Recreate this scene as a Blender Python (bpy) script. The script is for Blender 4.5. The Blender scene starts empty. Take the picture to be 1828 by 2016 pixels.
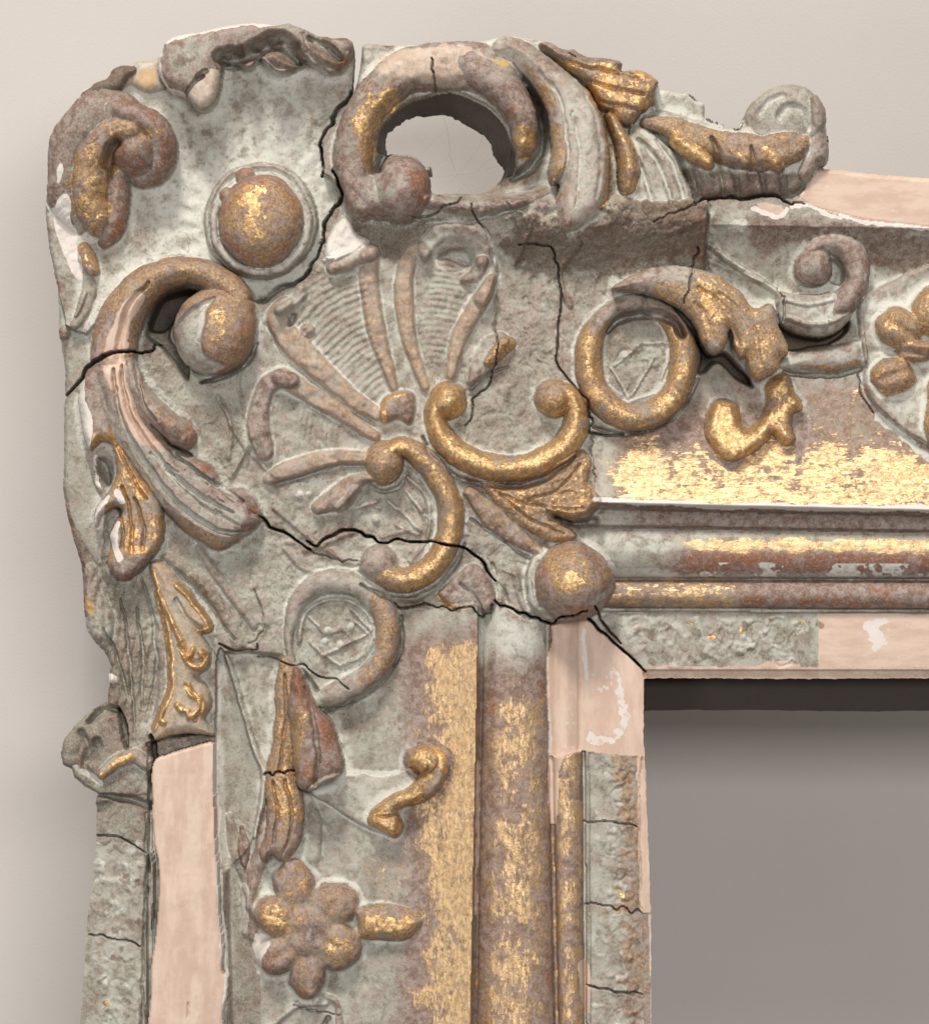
import bpy, math, numpy as np
from mathutils import Vector
C = bpy.context.scene
S = 0.0002            # metres per drawing unit; the piece of frame in view is about 37 cm wide
CX, CY, REF, DIST = 914.0, 1008.0, 70.0, 9000.0
STEP = 2.0
HK = 1.45             # depth of the carving
BACK = -62.0          # back of the carving
WALLH = -800.0        # face of the wall behind

# ------------------------------------------------------------------ camera
cam = bpy.data.cameras.new('camera'); co = bpy.data.objects.new('camera', cam); C.collection.objects.link(co)
co.location = (0, -(REF+DIST)*S, 0); co.rotation_euler = (math.pi/2, 0, 0)
cam.sensor_fit = 'HORIZONTAL'; cam.sensor_width = 36; cam.lens = 36*DIST/1828.0
cam.clip_start = 0.05; cam.clip_end = 50
C.camera = co
# ------------------------------------------------------------------ room light
w = bpy.data.worlds.new('World'); C.world = w; w.use_nodes = True
bg = w.node_tree.nodes['Background']; bg.inputs[0].default_value = (1.0, 0.955, 0.91, 1); bg.inputs[1].default_value = 0.22
def lamp(name, loc, size, power, col, aim=(0, 0, 0)):
    l = bpy.data.lights.new(name, 'AREA'); l.shape = 'RECTANGLE'; l.size = size[0]; l.size_y = size[1]
    l.energy = power; l.color = col
    o = bpy.data.objects.new(name, l); C.collection.objects.link(o); o.location = loc
    o.rotation_euler = (Vector(aim)-Vector(loc)).to_track_quat('-Z', 'Y').to_euler()
lamp('ceiling_spot', (-0.30, -1.35, 1.80), (0.32, 0.32), 48, (1.0, 0.93, 0.85))
lamp('ceiling_panel', (0.3, -1.1, 2.3), (1.6, 0.5), 14, (1.0, 0.95, 0.9))
lamp('front_fill', (0.30, -2.45, 0.35), (0.6, 0.45), 29, (1.0, 0.97, 0.95))  # added fill from the front, lifts the wall inside the opening
lamp('side_window', (-1.45, -1.35, -0.25), (0.35, 0.6), 9, (0.97, 0.97, 1.0))
C.view_settings.view_transform = 'Standard'; C.view_settings.look = 'None'
C.view_settings.exposure = -0.16; C.view_settings.gamma = 1.0

# ------------------------------------------------------------------ drawing grid
U0, U1, V0, V1 = 70.0, 2030.0, 36.0, 2220.0
us = np.arange(U0, U1+.1, STEP); vs = np.arange(V0, V1+.1, STEP)
NU, NV = len(us), len(vs)
U, V = np.meshgrid(us, vs)
rng = np.random.default_rng(7)

def lattice(sx, sy, seed):
    r = np.random.default_rng(seed)
    gx, gy = (us-U0)/sx, (vs-V0)/sy
    g = r.random((int(gy[-1])+3, int(gx[-1])+3)).astype(np.float32)
    ix, iy = gx.astype(int), gy.astype(int); fx, fy = gx-ix, gy-iy
    fx = fx*fx*(3-2*fx); fy = (fy*fy*(3-2*fy))[:, None]
    a = g[iy][:, ix]*(1-fx)+g[iy][:, ix+1]*fx
    b = g[iy+1][:, ix]*(1-fx)+g[iy+1][:, ix+1]*fx
    return a*(1-fy)+b*fy
def fbm(s, seed, octs=4, asp=1.0):
    t = 0; n = 0; amp = 1.0
    for k in range(octs):
        t = t+amp*(lattice(max(s*asp, 2), max(s/asp, 2), seed*31+k)-.5); n += amp; s = s/2; amp *= .55
        if s < 2.5: break
    return (t/n*2.4).astype(np.float32)      # about -1..1
N60, N25, N12, N8 = fbm(60, 1), fbm(25, 2), fbm(12, 3, 3), fbm(7, 4, 2)
M60, M25 = fbm(60, 11), fbm(24, 12)
WX, WY = fbm(34, 21, 4)*3.0, fbm(34, 22, 4)*3.0      # gentle hand-made wobble of every outline

H = np.full(U.shape, 0.0, np.float32)
ID = np.zeros(U.shape, np.int16)
A = {k: np.zeros(U.shape, np.float32) for k in ('gold', 'bole', 'bare', 'white', 'dirt_shade', 'light', 'smooth', 'ochre')}

PARTS = []   # name, parent index (None: the frame), label, material
def part(name, parent=None, label=None, mat='carved'):
    PARTS.append((name, parent, label, mat)); return len(PARTS)-1

def sm(x, a, b):
    t = np.clip((x-a)/(b-a), 0, 1); return t*t*(3-2*t)
def spline(pts, n=8, closed=False, ex=None):
    P = np.array(pts, float)
    if ex is not None: P = np.hstack([P, np.array(ex, float)])
    if closed: Q = np.vstack([P[-1:], P, P[:2]])
    else: Q = np.vstack([2*P[:1]-P[1:2], P, 2*P[-1:]-P[-2:-1]])
    out = []
    for i in range(1, len(Q)-2):
        p0, p1, p2, p3 = Q[i-1], Q[i], Q[i+1], Q[i+2]
        for k in range(n):
            t = k/n
            out.append(.5*((2*p1)+(-p0+p2)*t+(2*p0-5*p1+4*p2-p3)*t*t+(-p0+3*p1-3*p2+p3)*t**3))
    if not closed: out.append(Q[-2])
    return np.array(out)
def win(x0, x1, y0, y1):
    i0 = max(int((x0-U0)/STEP)-1, 0); i1 = min(int((x1-U0)/STEP)+3, NU)
    j0 = max(int((y0-V0)/STEP)-1, 0); j1 = min(int((y1-V0)/STEP)+3, NV)
    return slice(j0, j1), slice(i0, i1)
def lst(x, n):
    return [x]*n if np.isscalar(x) else list(np.interp(np.linspace(0, 1, n), np.linspace(0, 1, len(x)), x))
def field(pts, rad, extra=(), reach=1.0, wob=1.0):
    """nearest point on a swept line: window, q = distance / radius, side (-1..1), s (0..1 along) and the extras"""
    n = len(pts); ex = [lst(rad, n)]+[lst(e, n) for e in extra]+[list(np.linspace(0, 1, n))]
    D = spline(pts, 7, ex=np.array(ex).T)
    R = D[:, 2].max()*reach+6
    W = win(D[:, 0].min()-R, D[:, 0].max()+R, D[:, 1].min()-R, D[:, 1].max()+R)
    u, v = U[W]+WX[W]*wob, V[W]+WY[W]*wob
    best = np.full(u.shape, 1e9); side = np.zeros(u.shape); E = [np.zeros(u.shape) for _ in range(D.shape[1]-3)]
    for a, b in zip(D[:-1], D[1:]):
        dx, dy = b[0]-a[0], b[1]-a[1]; L2 = dx*dx+dy*dy+1e-9
        t = np.clip(((u-a[0])*dx+(v-a[1])*dy)/L2, 0, 1)
        d = np.hypot(u-a[0]-t*dx, v-a[1]-t*dy); r = np.maximum(a[2]+(b[2]-a[2])*t, .5)
        q = d/r; m = q < best
        best = np.where(m, q, best); side = np.where(m, np.sign(dx*(v-a[1])-dy*(u-a[0]))*q, side)
        for k in range(len(E)): E[k] = np.where(m, a[3+k]+(b[3+k]-a[3+k])*t, E[k])
    return W, best, side, E
def setp(W, m, vals, soft=1.0):
    for k, x in vals.items():
        A[k][W] = np.where(m, A[k][W]*(1-soft)+x*soft, A[k][W])
def halo(W, q, wd, amt=1.0):
    h = np.clip(1.3-np.abs(q-1.0-wd*.5)/(wd*.6), 0, 1)*(q > 1.0)*amt*(.75+.6*N25[W])
    A['light'][W] = np.maximum(A['light'][W], h)

def stroke(pid, pts, rad, a, z=None, paint=None, crest=None, flutes=0, fdep=0, p=1.0, hal=0.25, wob=1.0, flat=0.0, tilt=0.0):
    """swept bar of round section; z None: it stands on the ground that is there, else on height z"""
    n = len(pts)
    W, q, sd, E = field(pts, rad, (a, z if z is not None else 0), 1.6, wob)
    aa, zz = E[0], E[1]
    qq = np.clip((q-flat)/(1-flat), 0, 1)
    prof = np.sqrt(np.clip(1-qq*qq, 0, 1))**p
    if flutes: prof = prof-fdep*(.5-.5*np.cos(np.clip(sd, -1, 1)*math.pi*flutes))*sm(prof, 0.1, .5)
    prof = prof+tilt*sd*prof
    h = aa*prof+(zz if z is not None else H[W])
    m = (q < 1) & (h > H[W])
    if hal: halo(W, q, hal)
    H[W] = np.where(m, h, H[W])
    if pid is not None: ID[W] = np.where(m & ((q < .93) | (z is not None)), pid, ID[W])
    base = dict(gold=0, bole=0, bare=0, white=0, dirt_shade=0, light=0, smooth=.5, ochre=0)
    if paint: base.update(paint)
    if paint is not None: setp(W, m, base)
    if crest:
        c = 1-sm(q, .25, .95)
        for k, x in crest.items(): A[k][W] = np.where(m, A[k][W]*(1-c)+x*c, A[k][W])
    return W, q, sd, m
def polyfield(pts, smooth=True, pad=10, wob=1.0, n=5):
    P = spline(pts, n, True) if smooth else np.array(pts, float)
    W = win(P[:, 0].min()-pad, P[:, 0].max()+pad, P[:, 1].min()-pad, P[:, 1].max()+pad)
    u, v = U[W]+WX[W]*wob, V[W]+WY[W]*wob
    inside = np.zeros(u.shape, bool); d2 = np.full(u.shape, 1e12)
    for a, b in zip(P, np.roll(P, -1, 0)):
        dx, dy = b-a
        if abs(dy) > 1e-9:
            c = ((a[1] > v) != (b[1] > v)) & (u < dx*(v-a[1])/dy+a[0]); inside ^= c
        t = np.clip(((u-a[0])*dx+(v-a[1])*dy)/(dx*dx+dy*dy+1e-9), 0, 1)
        d2 = np.minimum(d2, (u-a[0]-t*dx)**2+(v-a[1]-t*dy)**2)
    d = np.sqrt(d2); return W, np.where(inside, d, -d)
def fill(pid, pts, a, w, z=None, paint=None, smooth=True, wob=1.0, inner=None, hal=6, replace=False, plane=None):
    """pillow with a rounded edge w wide; plane=(du, dv) tilts its top"""
    W, sd = polyfield(pts, smooth, 14, wob)
    e = np.clip(sd/w, 0, 1); prof = np.sqrt(np.clip(1-(1-e)**2, 0, 1))
    base = H[W] if z is None else np.full(sd.shape, float(z))
    if plane is not None:
        P = np.array(pts, float).mean(0); base = base+plane[0]*(U[W]-P[0])+plane[1]*(V[W]-P[1])
    h = base+a*prof
    m = (sd > 0) & ((h > H[W]) | replace)
    if hal:
        hh = np.clip(1-np.abs(-sd-hal*.5)/(hal*.6), 0, 1)*(sd < 0)*.8*(.65+.6*N12[W]); A['light'][W] = np.maximum(A['light'][W], hh)
    H[W] = np.where(m, h, H[W])
    if pid is not None: ID[W] = np.where(m, pid, ID[W])
    if paint is not None:
        b = dict(gold=0, bole=0, bare=0, white=0, dirt_shade=0, light=0, smooth=.5, ochre=0); b.update(paint); setp(W, m, b)
    return W, sd, m
def dome(pid, cx, cy, rx, ry, a, z=None, rot=0, paint=None, p=1.0, crest=None, hal=.15, wob=1.0, k=None):
    R = max(rx, ry)*1.4; W = win(cx-R, cx+R, cy-R, cy+R)
    c, s = math.cos(rot), math.sin(rot); u, v = U[W]+WX[W]*wob-cx, V[W]+WY[W]*wob-cy
    x, y = (u*c+v*s)/rx, (-u*s+v*c)/ry
    if k is not None: x, y = k(x, y)
    q = np.hypot(x, y); prof = np.sqrt(np.clip(1-q*q, 0, 1))**p
    h = a*prof+(H[W] if z is None else z); m = (q < 1) & (h > H[W])
    if hal: halo(W, q, hal)
    H[W] = np.where(m, h, H[W])
    if pid is not None: ID[W] = np.where(m, pid, ID[W])
    if paint is not None:
        b = dict(gold=0, bole=0, bare=0, white=0, dirt_shade=0, light=0, smooth=.5, ochre=0); b.update(paint); setp(W, m, b)
    if crest:
        cc = 1-sm(q, .3, .95)
        for kk, xx in crest.items(): A[kk][W] = np.where(m, A[kk][W]*(1-cc)+xx*cc, A[kk][W])
    return W, q, m
def carve(pts, wd, dep, wob=1.5, dirt_shade=0.0, sharp=True, jag=0.0):
    if jag:
        P = spline(pts, 5); r = np.random.default_rng(int(abs(pts[0][0]*7+pts[0][1])))
        P[1:-1] += r.normal(0, jag, P[1:-1].shape); pts = P[::2] if len(P) > 12 else P
    W, q, sd, E = field(pts, wd, (dep,), 1.0, wob)
    big = np.max(wd) > 4.6; g = np.clip(1-q, 0, 1); g = np.minimum(g*(2.2 if big else 1.5), 1) if sharp else g*g*(3-2*g)
    H[W] -= E[0]*g; k = 2 if sharp else 1
    if dirt_shade: A['dirt_shade'][W] = np.maximum(A['dirt_shade'][W], dirt_shade*np.minimum(g*k, 1)*(.75+.5*N12[W]*(not sharp))); A['gold'][W] *= 1-.8*np.minimum(g*k, 1)  # grime in cracks; recess shade painted in below ornaments
def crack(pts, wd=4, dep=26, jag=1.6):
    n = len(pts); r = np.random.default_rng(int(pts[0][0]+3*pts[0][1])); w_ = [max(1.5, (x*.50+.1)*r.uniform(.6, 1.35)) for x in lst(wd, n)]
    carve(pts, w_, dep*.9, 1.0, min(.78, .30+.10*max(lst(wd, n))), True, jag*1.2)
def ridge(pts, wd, hgt, paint=None, wob=1.0, pid=None):
    W, q, sd, E = field(pts, wd, (hgt,), 1.0, wob)
    g = np.clip(1-q*q, 0, 1); H[W] += E[0]*g
    if pid is not None: ID[W] = np.where(q < .9, pid, ID[W])
    if paint:
        for k, x in paint.items(): A[k][W] = A[k][W]*(1-g)+x*g
def daub(pts, vals, soft=12, noise=.5, smooth=True):
    """colour a patch inside an outline, its border broken up by noise"""
    W, sd = polyfield(pts, smooth, soft*2+6)
    m = sm(sd+noise*soft*(N25[W]+.6*N12[W]), -soft*.5, soft*.5)
    for k, x in vals.items(): A[k][W] = A[k][W]*(1-m)+x*m
def line_daub(pts, wd, vals, noise=.6):
    W, q, sd, E = field(pts, wd, (), 1.8)
    m = 1-sm(q+noise*N12[W], .6, 1.1)
    for k, x in vals.items(): A[k][W] = A[k][W]*(1-m)+x*m
def hatch(pts, ang, sp, dep, bend=0, cx=0, cy=0):
    W, sd = polyfield(pts, True); m = sm(sd, 0, 8)
    c, s = math.cos(ang), math.sin(ang)
    ph = np.hypot(U[W]-cx, V[W]-cy) if bend else U[W]*c+V[W]*s
    H[W] += m*dep*(np.sin(ph*2*math.pi/sp+2.4*N60[W]+.9*N25[W]))*(.65+.55*M25[W])
def rows(u, v, keysA, keysB, c0, c1, axis):
    """rails run very slightly open: map the drawing position back to the profile position"""
    out = np.empty(U.shape, np.float32)
    if axis == 0:
        for j in range(NV):
            f = (vs[j]-c0)/(c1-c0); k = [a+(b-a)*f for a, b in zip(keysA, keysB)]; out[j] = np.interp(us, k, keysA)
    else:
        for i in range(NU):
            f = (us[i]-c0)/(c1-c0); k = [a+(b-a)*f for a, b in zip(keysA, keysB)]; out[:, i] = np.interp(vs, k, keysA)
    return out
GOLDP = dict(gold=.62, bole=.55, smooth=.6)
BRONZE = dict(gold=.30, bole=.62, smooth=.5)

# ================================================================== parts list
RT = part('rail', None, 'top rail with its gilded cove and flower ornament')
RL = part('rail', None, 'left rail with its gilded cove and single blossom')
T_fil = part('fillet', RT, 'bare pinkish wooden fillet along the outer edge'); T_tor = part('torus_moulding', RT, 'rounded moulding with gold leaf, its highlight painted in, and red bole'); T_bead = part('bead_moulding', RT)
T_bare = part('sight_strip', RT, 'bare pinkish wood strip'); T_tile = part('ornament_strip', RT, 'grey moulded strip with worn scrolls')
L_side = part('side_strip', RL, 'grey moulded side strip split by cracks'); L_fil = part('fillet', RL, 'bare pinkish wooden fillet'); L_cav = part('cavetto', RL)
L_tor = part('torus_moulding', RL); L_bead = part('bead_moulding', RL); L_bare = part('sight_strip', RL, 'bare pinkish wood at the mitre')
tiles = [part('ornament_tile', RL) for _ in range(4)]
CP = part('corner_panel', None, 'grey gesso ground of the corner')
SH = part('shell', None, 'hollow grey shell fan in the outer corner')
CS = part('pierced_scroll', None, 'large scroll curling round an open hole')
CV = part('crest_volute', None, 'gilded crest piece ending in a grey volute')
SS = part('side_scroll', None, 'brown gilt scroll with a round knob')
# ================================================================== rails
kuA = [150, 300, 425, 941, 1076, 1146, 1152, 1253, 1267, 1420]; kuB = [120, 298, 443, 926, 1094, 1151, 1157, 1267, 1283, 1436]
uL = rows(U, V, kuA, kuB, 1240, 2016, 0)
kvA = [300, 350, 445, 990, 1140, 1198, 1206, 1322, 1337, 1500]; kvB = [305, 356, 455, 1004, 1141, 1202, 1208, 1322, 1337, 1500]
vT = rows(U, V, kvA, kvB, 1200, 1828, 1)
def prof(t, segs):
    """segs: list of (t0, t1, kind, h0, h1, bulge)"""
    h = np.zeros(t.shape, np.float32)
    for t0, t1, b0, b1, bulge, k in segs:
        m = (t >= t0) & (t < t1); f = np.clip((t-t0)/(t1-t0), 0, 1)
        if k == 'lin': x = b0+(b1-b0)*f
        elif k == 'round': x = b0+(b1-b0)*f+bulge*np.sqrt(np.clip(1-(2*f-1)**2, 0, 1))
        elif k == 'cove': x = b0+(b1-b0)*f**bulge
        elif k == 'scoop': x = b0+(b1-b0)*f-bulge*np.sin(math.pi*f)
        h = np.where(m, x, h)
    return h
segL = [(60, 292, 30, 58, 0, 'lin'), (292, 300, 40, 40, 0, 'lin'), (300, 425, 86, 84, 3, 'round'), (425, 440, 76, 40, 0, 'lin'), (440, 500, 40, 40, 6, 'scoop'),
        (500, 941, 40, 92, 2.6, 'cove'), (941, 950, 60, 46, 0, 'lin'), (950, 1074, 44, 40, 30, 'round'), (1074, 1084, 34, 34, 0, 'lin'),
        (1084, 1144, 38, 34, 20, 'round'), (1144, 1151, 24, 24, 0, 'lin'), (1151, 1158, 36, 38, 0, 'lin'), (1158, 1254, 34, 34, 3, 'round'), (1254, 1400, 37, 33, 0, 'lin')]
segT = [(300, 442, 70, 74, 2, 'lin'), (442, 450, 72, 66, 0, 'lin'), (450, 540, 66, 32, 3, 'scoop'), (540, 600, 32, 34, 4, 'scoop'), (600, 990, 34, 90, 2.4, 'cove'), (990, 1002, 90, 60, 0, 'lin'), (1002, 1034, 50, 42, 5, 'scoop'),
        (1034, 1138, 42, 38, 28, 'round'), (1138, 1143, 34, 34, 0, 'lin'), (1143, 1196, 36, 34, 20, 'round'), (1196, 1205, 22, 24, 0, 'lin'), (1205, 1322, 35, 35, 2, 'round'), (1322, 1345, 31, 24, 0, 'lin')]
HL, HT = prof(uL, segL), prof(vT, segT)
isT = ((1332-V) > (1268-U)*1.02)
H = np.where(isT, HT, HL).astype(np.float32)
def zone(cond, pid): ID[cond] = pid
zone(isT, RT); zone(~isT, RL)
zone(isT & (vT < 442), T_fil); zone(isT & (vT >= 1002) & (vT < 1140), T_tor); zone(isT & (vT >= 1140) & (vT < 1200), T_bead)
zone(isT & (vT >= 1200) & (U < 1614), T_tile); zone(isT & (vT >= 1200) & (U >= 1614), T_bare)
zone(~isT & (uL < 296), L_side); zone(~isT & (uL >= 296) & (uL < 426), L_fil); zone(~isT & (uL >= 426) & (uL < 500), L_cav)
zone(~isT & (uL >= 946) & (uL < 1079), L_tor); zone(~isT & (uL >= 1079) & (uL < 1148), L_bead); zone(~isT & (uL >= 1148), L_bare)
yb = [1487, 1624, 1790, 1952, 2260]
for k in range(4):
    sl = V-yb[k]-(U-1152)*.09*(k > 0); sl2 = V-yb[k+1]-(U-1152)*.09
    zone(~isT & (uL >= 1158) & (uL < 1254) & (sl >= 0) & (sl2 < 0), tiles[k])
A['smooth'][:] = .3
# colours of the rails -------------------------------------------------
tT, tL = isT, ~isT
gz = sm(vT+34*M60+14*N25, 800, 925)*sm(U+20*N60, 1172, 1240)*(vT < 991)
A['gold'] = np.where(tT & (vT < 991), np.clip(gz*(.68+.22*M60+.12*M25)+.03, 0, 1), A['gold'])
A['bole'] = np.where(tT & (vT < 991), sm(vT, 700, 860)*sm(U, 1170, 1260)*.75, A['bole'])
m = tT & (vT >= 991) & (vT < 1040); A['bole'][m] = (.62*sm(U, 1150, 1300))[m]; A['dirt_shade'][m] = .25; A['gold'][m] = .10
m = tT & (vT >= 1040) & (vT < 1140)
band = np.exp(-((vT-1070-8*N60)/19)**2)*sm(U, 1290, 1380)  # gold leaf band that also paints in the moulding's highlight
A['gold'] = np.where(m, np.clip(band*.95-.1+.25*M60, 0, 1), A['gold'])
A['bole'] = np.where(m, sm(vT, 1070, 1090)*sm(U, 1290, 1360)*np.clip(.95-.5*sm(vT, 1118, 1130), 0, 1), A['bole'])
A['light'] = np.where(m, .55*(1-sm(vT, 1080, 1095))+.9*sm(vT, 1112, 1124), A['light'])
m = tT & (vT >= 1140) & (vT < 1198); A['bole'][m] = .66; A['gold'] = np.where(m, .34*(1-sm(U, 1420, 1480))+.10, A['gold'])
m = tT & (vT >= 1205) & (U > 1612+3*N12); A['bare'][m] = 1
m = tT & (vT >= 1313+3*N25); A['bare'][m] = .8; A['dirt_shade'][m] = .25
gz = sm(uL+34*M60+16*N25, 800, 876)*sm(V, 1225, 1300)*(uL < 942)
A['gold'] = np.where(tL & (uL < 942), gz*(.56+.22*M60+.12*M25+.22*sm(uL, 850, 930)), A['gold'])
A['bole'] = np.where(tL & (uL < 942), sm(uL+18*N60, 730, 850)*sm(V, 1200, 1290)*.8, A['bole'])
m = tL & (uL >= 942) & (uL < 1078)
A['gold'] = np.where(m, (.50+.30*N60+.22*M25)*sm(V+60*N60, 1260, 1420)*(1-.45*sm(uL, 1045, 1070))*(.55+.45*sm(uL, 946, 985)), A['gold'])
A['bole'] = np.where(m, .80*sm(V+20*N25, 1250, 1370), A['bole']); A['light'] = np.where(m, .8*(1-sm(V, 1260, 1370)), A['light'])
m = tL & (uL >= 1078) & (uL < 1146); A['gold'][m] = .46; A['bole'][m] = .8
m = tL & (uL >= 1146) & (uL < 1153); A['light'][m] = .9
m = tL & (uL >= 1256); A['bare'][m] = 1
A['smooth'] = np.where((tL & (uL > 425)) | (tT & (vT > 850)), .75, A['smooth'])
# ================================================================== corner ground
cpoly = [(60, 0), (700, 0), (1380, 60), (1640, 150), (1600, 385), (1400, 395), (1392, 470), (1390, 540), (1330, 600), (1380, 700), (1340, 820), (1230, 856), (1163, 858), (1166, 930), (1172, 1010), (1150, 1050),
         (1120, 1210), (1080, 1226), (1030, 1212), (976, 1182), (958, 1212), (930, 1194), (870, 1200), (800, 1192), (790, 1300), (700, 1370), (645, 1395), (600, 1330), (560, 1300), (500, 1290), (446, 1290), (430, 1450), (300, 1462), (296, 1560), (150, 1600), (60, 1400)]
W, sd = polyfield(cpoly, False, 20)
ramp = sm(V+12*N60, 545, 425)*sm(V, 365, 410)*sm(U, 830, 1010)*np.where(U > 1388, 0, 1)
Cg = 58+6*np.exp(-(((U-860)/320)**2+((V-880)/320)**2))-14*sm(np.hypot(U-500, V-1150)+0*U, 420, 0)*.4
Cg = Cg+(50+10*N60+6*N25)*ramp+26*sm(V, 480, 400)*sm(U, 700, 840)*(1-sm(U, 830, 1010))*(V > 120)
ed = sm(sd, 0, 10)
H[W] = np.where(sd > 0, H[W]*(1-ed)+Cg[W]*ed+2.0, H[W]); ID[W] = np.where(sd > 0, CP, ID[W])
setp(W, sd > 0, dict(gold=0, bole=0, bare=0, white=0, dirt_shade=0, light=0, smooth=.2, ochre=0))
# outer left body and its hollows
for pts, dz in (([(120, 520), (160, 560), (185, 640), (180, 720), (130, 790), (60, 780), (60, 500)], -12), ([(60, 780), (165, 770), (175, 900), (215, 1000), (215, 1130), (300, 1160), (320, 1300), (300, 1440), (200, 1400), (60, 1200)], -10)):
    W, sd = polyfield(pts, True, 20); H[W] += dz*sm(sd, 0, 20)
daub([(1080, 440), (1130, 470), (1230, 400), (1330, 400), (1392, 420), (1390, 530), (1300, 530), (1180, 545), (1080, 540), (1000, 500), (1020, 450)], dict(dirt_shade=.78, bole=.25), 30, .8)
daub([(700, 440), (830, 430), (850, 470), (800, 520), (745, 500)], dict(dirt_shade=.6), 20)  # shadow of the scroll knob painted on the ground
daub([(1290, 420), (1372, 410), (1380, 520), (1310, 520)], dict(bole=.5), 20)
daub([(980, 520), (1180, 560), (1120, 660), (1130, 740), (1020, 760), (990, 640)], dict(bole=.22, bare=.12), 40)
for k_ in range(16): daub([(x_+rng.uniform(-34, 34), y_+rng.uniform(-34, 34)) for x_, y_ in [(rng.uniform(480, 1130), rng.uniform(560, 1290))]*5], dict(bole=.26) if k_ % 2 else dict(dirt_shade=.3, bole=.1), 26)
daub([(820, 650), (900, 640), (960, 700), (1060, 600), (1100, 700), (1100, 840), (990, 880), (920, 830), (900, 780)], dict(bole=.16, dirt_shade=.1), 30)
daub([(930, 930), (1160, 900), (1160, 1020), (1070, 1080), (960, 1040)], dict(bole=.35, gold=.1), 20)
# pitted, gritty corner ground
gm = (ID == CP)
H += np.where(gm, 3.2*np.minimum(N25+.25, 0)+2.6*M25-2.2*np.abs(fbm(34, 41, 4))+.5*N12, 0)
A['dirt_shade'] = np.where(gm, np.clip(A['dirt_shade']+.24+.26*M60+.3*sm(U, 330, 200)*sm(V, 860, 980), 0, .7), A['dirt_shade'])
A['bole'] = np.where(gm, np.clip(A['bole']+.22*sm(fbm(70, 43), -.1, .5), 0, 1), A['bole'])
for k in range(170):      # random old tool marks in the ground
    x, y = rng.uniform(500, 1390), rng.uniform(430, 1330); a = rng.uniform(0, 6.28); l = rng.uniform(10, 34)
    if ID[int((y-V0)/STEP), int((x-U0)/STEP)] == CP:
        (ridge if k % 2 else carve)([(x, y), (x+l*math.cos(a), y+l*math.sin(a)), (x+1.7*l*math.cos(a+.5), y+1.7*l*math.sin(a+.5))], rng.uniform(4, 8), rng.uniform(1.2, 2.6))
# ================================================================== SHELL
shell_poly = [(100, 504), (92, 445), (90, 406), (97, 354), (96, 315), (100, 276), (108, 255), (128, 229), (157, 190), (188, 164), (219, 138), (258, 127), (324, 109), (350, 77), (409, 64), (467, 53), (520, 50), (575, 50), (622, 73), (684, 78), (700, 100), (695, 174), (684, 195), (654, 230), (634, 270), (634, 340), (658, 355), (668, 385),
              (645, 417), (636, 445), (624, 500), (590, 550), (530, 580), (492, 588), (440, 525), (350, 500), (270, 540), (200, 620), (170, 660), (130, 640), (112, 560)]
W, sd = polyfield(shell_poly, False, 10)
dist = np.hypot(U-515, V-440)
fan = 34+32*sm(dist, 120, 420)+1.5*N25
ang = np.arctan2(V-440, U-515)
fan += 1.5*np.sin(ang*26+2.2*N60)*sm(dist, 110, 150)*(1-sm(dist, 230, 330))
H[W] = np.where(sd > 0, fan[W], H[W]); ID[W] = np.where(sd > 0, SH, ID[W])
setp(W, sd > 0, dict(light=.55, smooth=.35, dirt_shade=0)); m = (ID == SH)
A['light'] = np.where(m, np.clip(.5+.35*sm(dist, 260, 130)+.25*N60, 0, 1), A['light'])
A['dirt_shade'] = np.where(m, np.clip(.28*sm(dist, 230, 330)+.25*M25-.05, 0, .5), A['dirt_shade'])
# rolled rim with ruffled lip
rim = part('shell_rim', SH, 'broken ruffled lip along the top')
fill(rim, [(331, 86), (350, 76), (409, 63), (467, 52), (520, 49), (575, 49), (622, 72), (684, 79), (699, 98), (690, 120), (674, 141), (653, 147), (622, 134), (602, 122), (598, 134), (567, 149), (544, 144), (512, 116), (497, 138), (462, 126), (440, 129), (438, 169), (422, 208), (396, 222), (370, 196), (336, 182), (318, 150), (320, 112)],
     30, 26, z=88, paint=dict(light=.3, dirt_shade=.30, bole=.25, bare=.12), wob=1.6, hal=0)
carve([(438, 118), (480, 116), (520, 100), (552, 92), (575, 110), (590, 128)], [20, 22, 24, 32, 28, 12], 50, dirt_shade=.85, sharp=False)
carve([(612, 84), (640, 100), (668, 122)], [14, 18, 12], 24, dirt_shade=.75, sharp=False)
carve([(598, 72), (602, 100), (606, 118)], [4, 4, 4], 8, sharp=False)
ridge([(440, 128), (462, 126), (495, 137), (512, 116), (544, 143), (568, 148)], 4, 10, dict(light=.9, dirt_shade=0))
ridge([(606, 114), (625, 134), (654, 146), (676, 140), (686, 112)], 4, 8, dict(light=.9, dirt_shade=0))
fill(rim, [(372, 180), (398, 150), (425, 140), (438, 160), (424, 206), (398, 222), (378, 204)], 18, 20, z=104, paint=dict(light=.3, bare=.45, ochre=.12))
carve([(370, 190), (388, 168), (405, 158)], 5, 12, dirt_shade=.6); carve([(395, 160), (412, 150)], 6, 9, dirt_shade=.7)
for k_ in range(14):
    x_, y_ = rng.uniform(335, 690), rng.uniform(62, 135); daub([(x_-9, y_-5), (x_+8, y_-7), (x_+11, y_+5), (x_-7, y_+7)], dict(dirt_shade=.7, bole=.35), 8)
daub([(640, 95), (690, 100), (680, 140), (640, 135), (615, 105)], dict(dirt_shade=.55, bole=.5), 12)
daub([(345, 90), (400, 75), (450, 70), (440, 110), (380, 120), (345, 110)], dict(light=.5, dirt_shade=.2), 14)
line_daub([(335, 90), (360, 78), (410, 66), (470, 55), (540, 56)], 7, dict(white=.7))
line_daub([(322, 112), (318, 140), (332, 178), (366, 192)], 6, dict(white=.6, bare=.5))
lump = part('shell_rim', SH, 'dark crumbled stretch of lip')
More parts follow.
